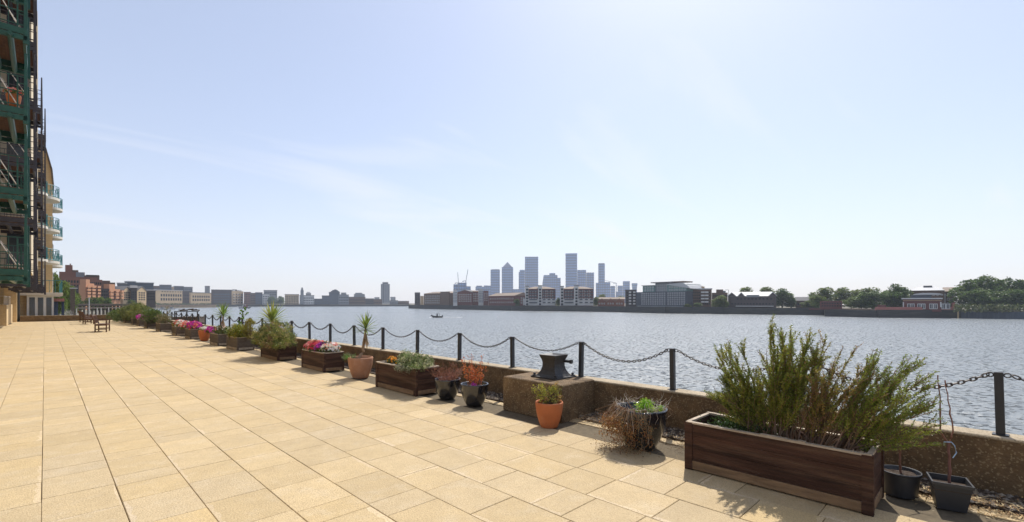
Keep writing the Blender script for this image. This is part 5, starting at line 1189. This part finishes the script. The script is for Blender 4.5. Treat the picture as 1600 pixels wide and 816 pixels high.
o = empty('mooring_post', G(1497, 229, -7), 0, 'pale slanting timber mooring post in front of the blue grey river wall', 'post'); m = MB(); m.bar((0, 0, 0), (-.5, 0, 5.3), .55); m.bar((-1.3, 0, 5.2), (.8, 0, 5.2), .5, .3); m.build('timber', C['tan'], o)
tgr = 'trees on the right bank'
TT = [(1125, 318, 462, 22, 2, 'round green tree between the brown blocks and the pub'), (1133, 316, 468, 10, 2, 'small green tree touching the pub on its left'), (1163, 345, 449, 28, 3, 'rounded tree top rising behind the left gable of the pub'), (1196, 345, 449, 32, 3, 'leafy tree behind the middle of the pub roof'),
 (1222, 322, 450, 34, 1, 'dark tree immediately right of the pub'), (1236, 318, 464, 18, 0, 'lower dark tree at the right edge of the pub tree group'), (1262, 310, 470, 18, 3, 'small grey green tree in front of the dark pitched roof'),
 (1286, 300, 449.5, 34, 3, 'tallest light green tree left of the park row'), (1279, 285, 462, 20, 2, 'low bright tree at the left end of the park row'), (1314, 302, 450, 28, 2, 'light green tree second in the park row'), (1334, 298, 453, 24, 3, 'olive tree third in the park row'), (1352, 290, 450, 30, 2, 'light olive tree fourth in the park row'),
 (1330, 262, 464, 22, 4, 'bright lower tree behind the scaffolded building'), (1346, 258, 462, 22, 2, 'low yellowish tree in the middle of the park row'), (1364, 255, 455, 38, 0, 'big dark tree in front of the park row'), (1384, 280, 454, 24, 3, 'light tree between the two big dark park trees'),
 (1400, 256, 443, 38, 1, 'big dark tree left of the pump house'), (1412, 262, 452, 22, 0, 'dark tree touching the pump house roof'),
 (1512, 246, 437, 46, 1, 'big dark tree right of the pump house'), (1538, 250, 430.5, 44, 0, 'tallest tree of the group at far right'), (1560, 242, 437, 44, 1, 'third big tree at far right'), (1576, 246, 434, 36, 0, 'fourth big tree at far right with a pointed top'), (1594, 240, 436, 34, 1, 'last big tree cut by the right edge'), (1622, 235, 440, 40, 0, 'tree just beyond the right edge'),
 (1525, 232, 452, 36, 0, 'lower dark tree in front of the far right group, left'), (1556, 230, 455, 38, 1, 'lower dark tree in front of the far right group, middle'), (1590, 228, 452, 38, 0, 'lower dark tree in front of the far right group, right'),
 (872, 436, 466, 9, 2, 'small tree between the two white and red blocks'), (931, 432, 464, 10, 2, 'small tree right of the white and red blocks'), (808, 460, 467, 9, 0, 'small tree left of the white and red blocks'), (940, 520, 460, 16, 3, 'tree top behind the low red gabled houses, left'), (968, 520, 463, 12, 2, 'tree top behind the low red gabled houses, right'), (1090, 330, 473, 14, 0, 'low dark tree at the foot of the brown block'), (1075, 330, 475, 12, 2, 'low green shrub tree right of the glass building')]
for (px, dd, yt, w_, v_, lb_) in TT: tree(px, dd, yt, w_, v_, lb_, group=tgr, zb=-2.0)
hz_ = MB()
for i in range(1200):
    px = rnd.uniform(1492, 1640); p = G(px, 224-(px-1492)*.08+rnd.uniform(0, 4), -2.6+rnd.random()*3.2); leaf(hz_, p, rdir(), 1.0, .7, vary((.10, .12, .05)))
tag(hz_.build('hedge', M_leaf), 'scrubby hedge under the big trees at far right', 'hedge')
# parasols and people specks on terraces are too small: canopies only
par = MB(); par.tube([(0, 0, 0), (0, 0, 2.3)], .04, 5); par.mesh_([(0, 0, 2.9)]+[(1.5*math.cos(2*math.pi*k/8), 1.5*math.sin(2*math.pi*k/8), 2.25) for k in range(8)], [(0, 1+k, 1+(k+1) % 8) for k in range(8)]); par_me = par.mesh('parasol', C['white'])
for i, px in enumerate((1296, 1303, 1311, 1318, 1326)):
    o = inst('parasol', par_me, None, G(px, 268, -2.0)); tag(o, 'pale parasol in the row behind the low maroon terrace wall', 'parasol', 'parasols on the riverside terrace')

# ---------- Canary-type towers, far and hazy
M_tw = mat('tower_cladding', (.07, .10, .17), .35, .15, .02, 3)
def bandmat():
    m = bpy.data.materials.new('tower_facade'); m.use_nodes = True; t = m.node_tree; N = t.nodes; L = t.links; b = N['Principled BSDF']; b.inputs['Roughness'].default_value = .3
    co = N.new('ShaderNodeTexCoord'); sp = N.new('ShaderNodeSeparateXYZ'); L.new(co.outputs['Object'], sp.inputs[0])
    def wv(sock, f, lo, hi):
        a = N.new('ShaderNodeMath'); a.operation = 'MULTIPLY'; a.inputs[1].default_value = 1/f; L.new(sock, a.inputs[0])
        b_ = N.new('ShaderNodeMath'); b_.operation = 'FRACT'; L.new(a.outputs[0], b_.inputs[0])
        c_ = N.new('ShaderNodeMath'); c_.operation = 'GREATER_THAN'; c_.inputs[1].default_value = .55; L.new(b_.outputs[0], c_.inputs[0])
        d_ = N.new('ShaderNodeMapRange'); d_.inputs[3].default_value = lo; d_.inputs[4].default_value = hi; L.new(c_.outputs[0], d_.inputs[0]); return d_.outputs[0]
    mm = N.new('ShaderNodeMath'); mm.operation = 'MULTIPLY'; L.new(wv(sp.outputs[2], 12, .6, 1.35), mm.inputs[0]); L.new(wv(sp.outputs[0], 9, .75, 1.25), mm.inputs[1])
    x = N.new('ShaderNodeMix'); x.data_type = 'RGBA'; x.blend_type = 'MULTIPLY'; x.inputs[0].default_value = 1; x.inputs[6].default_value = (.04, .12, .29, 1); L.new(mm.outputs[0], x.inputs[7]); L.new(x.outputs[2], b.inputs['Base Color']); return m
M_tf = bandmat(); C['tower'] = M_tf; C['towerd'] = M_tw
def tower(label, px0, px1, ytop, d=2240, extras=(), T=None, prof=None):
    T = T or (px1-px0)*d/FPX
    return city('skyscraper', 'skyscraper', label, px0, px1, d, ytop, 'tower', T, zb=-2, extras=extras, profile=prof)
tower('grey blue square skyscraper left of the pyramid topped one', 766.5, 781, 421.5, extras=[('plant_floor', 768, 780, 420.8, 421.6, 4, 40, 'towerd')])
o = tower('skyscraper with a pyramid roof', 784, 801.8, 417.5, d=2240)
L_ = 17.8*2240/FPX; z0 = EYE-(417.5-HY)*2240/FPX+2; m = MB(); q = 4; m.mesh_([(q, q, z0+.1), (L_-q, q, z0+.1), (L_-q, L_-q, z0+.1), (q, L_-q, z0+.1), (L_/2, L_/2, z0+27)], [(0, 1, 4), (1, 2, 4), (2, 3, 4), (3, 0, 4), (3, 2, 1, 0)]); m.build('pyramid_roof', M_tw, o)
tower('broad tall flat topped skyscraper right of the pyramid topped one', 820.2, 841, 402, extras=[('parapet', 820.2, 841, 401.2, 402.1, 2, 50, 'towerd')])
tower('lower stepped block against the left side of the broad skyscraper', 810.5, 820, 425, 2200, extras=[('upper_step', 812, 820, 421.8, 425.1, 3, 28, 'tower')])
tower('low wide block at the foot of the broad skyscraper', 800, 812, 452, 2150); tower('low stepped tower block between construction site and skyscrapers', 743, 756, 448, 2100, extras=[('upper_step', 744.5, 753, 446.5, 448.1, 3, 25, 'tower')])
tower('low block at the foot of the square skyscraper', 756, 767, 446.3, 2120)
tower('white boxy construction building under two cranes', 708.5, 735.5, 447.5, 1700, extras=[('upper_floor', 708.5, 724, 444.3, 447.6, 2, 40, 'tower'), ('core', 715, 729, 441.7, 447.6, 6, 40, 'tower')])
tower('medium block with slanted left side and roof box', 848, 871, 430, 2240, extras=[('roof_box', 858.5, 867.5, 426.8, 430.1, 5, 40, 'tower')], prof=[(846.5, 478), (871, 478), (871, 430), (849.5, 430), (847.5, 443)])
tower('block joined to the right of the slanted one', 871, 876, 434.3, 2235, T=40)
tower('tallest slim skyscraper, dark blue glass', 883.6, 901.8, 396, 2150, T=45)
tower('stepped block against the right side of the tallest skyscraper', 902, 915.8, 422, 2240, T=45); tower('rightmost step of the block beside the tallest skyscraper', 916, 928.2, 426, 2260, T=45)
tower('slim tall skyscraper standing alone on the right', 934.8, 945, 412, 2200, extras=[('roof_fins', 935.5, 944.5, 411.3, 412.1, 4, 25, 'towerd')])
tower('low block at the left foot of the slim lone skyscraper', 931, 935, 442, 2190, T=40); tower('stepped block right of the slim lone skyscraper', 945, 953.5, 441, 2190, T=40); tower('lower block at the end of the slim skyscraper group', 953.7, 961, 447, 2190, T=40)
tower('low blue block left of the last pair of towers', 965, 973, 446.5, 2300, T=40, extras=[('podium', 962, 966, 456, 480, 0, 30, 'tower')]); tower('medium blue block, left of the last pair', 973.2, 984, 439.5, 2300, T=40)
tower('small bulging topped tower, right of the last pair', 987, 996, 443, 2300, T=30, prof=[(988, 478), (995.2, 478), (995.2, 450), (996.2, 443.5), (995, 442.6), (988, 442.6), (986.8, 443.5), (987.8, 450)])
def crane(px, d, ybase, ytop, jl, ja, lab):
    o = empty('tower_crane', G(px, d, -2), -YAW, lab, 'crane'); z1 = EYE-(ybase-HY)*d/FPX+2; z2 = EYE-(ytop-HY)*d/FPX+2
    m = MB(); m.bar((0, 0, 0), (0, 0, z1+6), 2.6); m.build('mast', C['towerd'], o); m = MB(); m.bar((0, 0, z1+4), (jl*math.cos(ja), 0, z1+4+jl*math.sin(ja)), 1.8); m.build('jib', C['towerd'], o)
    m = MB(); m.bar((0, 0, z1+4), (-12*math.cos(ja*.3), 0, z1+4), 2.2); m.box(-13, -9, -1.5, 1.5, z1+1.5, z1+4); m.build('counter_jib', C['towerd'], o)
crane(716.3, 1700, 444, 425, 38, R(94), 'left one of the two luffing cranes above the construction building'); crane(728, 1700, 441, 424, 42, R(80), 'right one of the two luffing cranes above the construction building')
crane(962.8, 2200, 444, 430, 55, R(166), 'distant tower crane right of the slim lone skyscraper')

# ================================================================== BOATS
M_rib = mat('dark_rubber', (.025, .03, .028), .6, .2, 3)
rb_ = empty('inflatable_boat', G(683, 240, WATER+.1), -YAW+R(20), 'small dark inflatable boat with white wake on the river', 'boat')
m = MB(); tb = [(2.6, -1.1, .35), (-.5, -1.15, .35), (-2.0, -.8, .5), (-2.9, 0, .95), (-2.0, .8, .5), (-.5, 1.15, .35), (2.6, 1.1, .35)]; m.tube(tb, [.3, .33, .34, .34, .34, .33, .3], 10); m.build('tube', M_rib, rb_, True)
m = MB(); m.prism([(2.5, -.9), (2.5, .9), (-1.6, .8), (-2.4, 0), (-1.6, -.8)], -.2, .35); m.build('hull', M_rib, rb_)
m = MB(); m.box(-.3, .3, -.35, .35, .36, 1.35, b=.05); m.build('console', M_rib, rb_)
m = MB()
for y in (-.55, .55): m.bar((1.2, y, .35), (1.0, y, 2.1), .07); m.bar((-.4, y, 1.2), (-.2, y, 2.1), .07)
m.box(-.3, 1.1, -.6, .6, 2.1, 2.18); m.build('a_frame', M_rib, rb_)
m = MB(); m.box(2.5, 2.95, -.3, .3, .2, 1.15, b=.06); m.build('outboard_motor', M_black, rb_)
def person(loc, rz, label, coat, height=1.75):
    o = empty('person', loc, rz, label, 'person'); me = bpy.data.meshes.new('body')
    J = [(0, 0, .95), (0, 0, 1.2), (0, 0, 1.42), (0, 0, 1.52), (0, 0, 1.62), (0, 0, 1.72), (0, .2, 1.40), (-.18, .28, 1.15), (-.4, .2, 1.1), (0, -.2, 1.40), (-.18, -.28, 1.15), (-.4, -.2, 1.1), (.0, .1, .88), (-.1, .12, .48), (.02, .12, .06), (-.08, .12, .03), (.0, -.1, .88), (.05, -.12, .48), (.1, -.12, .06), (0, -.12, .03)]
    E = [(0, 1), (1, 2), (2, 3), (3, 4), (4, 5), (2, 6), (6, 7), (7, 8), (2, 9), (9, 10), (10, 11), (0, 12), (12, 13), (13, 14), (14, 15), (0, 16), (16, 17), (17, 18), (18, 19)]
    rad = [.15, .16, .15, .06, .10, .085, .075, .055, .04, .075, .055, .04, .1, .07, .05, .04, .1, .07, .05, .04]
    me.from_pydata(J, E, []); b_ = inst('body', me, o); b_.modifiers.new('s', 'SKIN')
    for i, r_ in enumerate(rad): me.skin_vertices[0].data[i].radius = (r_, r_)
    me.skin_vertices[0].data[0].use_root = True; me.materials.append(coat)
    b_.modifiers.new('u', 'SUBSURF').levels = 1; b_.modifiers['u'].render_levels = 1
    return o
o = person(G(683.6, 240.4, WATER+.46), -YAW+R(20), 'person in dark clothes standing at the wheel of the inflatable boat', M_rib)
M_foam = mat('foam', (.75, .76, .76), .8, .15, 2)
fo = MB()
for i in range(700):
    t_ = rnd.random()**1.2*10; wdt = .5+t_*.10; p = V(3+t_, rnd.gauss(0, wdt*.55), rnd.uniform(-.02, .16)); fo.ico(p, rnd.uniform(.06, .22), None, .4)
for i in range(160): p = V(-2.6+rnd.gauss(0, .6), rnd.gauss(0, 1.2), .0); fo.ico(p, rnd.uniform(.06, .2), None, .5)
wk = fo.build('boat_wake', M_foam, None, loc=tuple(G(683, 240, WATER+.02)), rz=-YAW-R(4)); tag(wk, 'white foam wake trailing right behind the inflatable boat', 'wake', kind='stuff')
tg_ = empty('tug_boat', G(382.5, 610, WATER), -YAW, 'dark tug boat with red superstructure and mast moored far left', 'boat')
m = MB(); m.prism_y([(-6.5, .0), (6.0, .0), (7.2, 1.8), (3, 1.3), (-6, 1.3), (-7, 1.9)], -1.8, 1.8); m.build('hull', M_navy, tg_)
m = MB(); m.box(-1.2, 3.2, -1.3, 1.3, 1.31, 3.6); m.box(0, 2.4, -1, 1, 3.61, 5.4); m.build('superstructure', C['maroon'], tg_)
m = MB(); m.box(.1, 2.3, -1.03, -1.0, 4.3, 5.1); m.build('wheelhouse_window', C['white'], tg_)
m = MB(); m.bar((1.2, 0, 5.4), (1.2, 0, 11), .25); m.bar((1.2, 0, 10), (-6, 0, 2), .12); m.build('mast', C['maroon'], tg_)
m = MB(); m.tube([(-2.4, 0, 1.3), (-2.4, 0, 4.6)], .5, 8); m.build('funnel', C['white'], tg_)
for (px, d, lb_) in ((254, 505, 'small white launch moored at the jetty, left'), (268, 520, 'small white launch moored at the jetty, right')):
    o = empty('launch', G(px, d, WATER), -YAW+R(10), lb_, 'boat'); m = MB(); m.prism_y([(-3.5, 0), (3, 0), (4, 1.3), (-3.7, 1.2)], -1.1, 1.1); m.build('hull', C['white'], o); m = MB(); m.box(-1.5, 1.4, -.8, .8, 1.21, 2.5); m.build('cabin', C['grey'], o)

# ================================================================== HAZE
hv = bpy.data.materials.new('haze_air'); hv.use_nodes = True; N = hv.node_tree.nodes; N.remove(N['Principled BSDF'])
pvn = N.new('ShaderNodeVolumePrincipled'); pvn.inputs['Color'].default_value = (.80, .87, 1, 1); pvn.inputs['Density'].default_value = .00015; pvn.inputs['Anisotropy'].default_value = .2
hv.node_tree.links.new(pvn.outputs[0], N['Material Output'].inputs['Volume'])
hb = MB(); hb.box(-3500, 3500, -3500, 3500, -9.0, 262); tag(hb.build('haze', hv), kind='stuff')
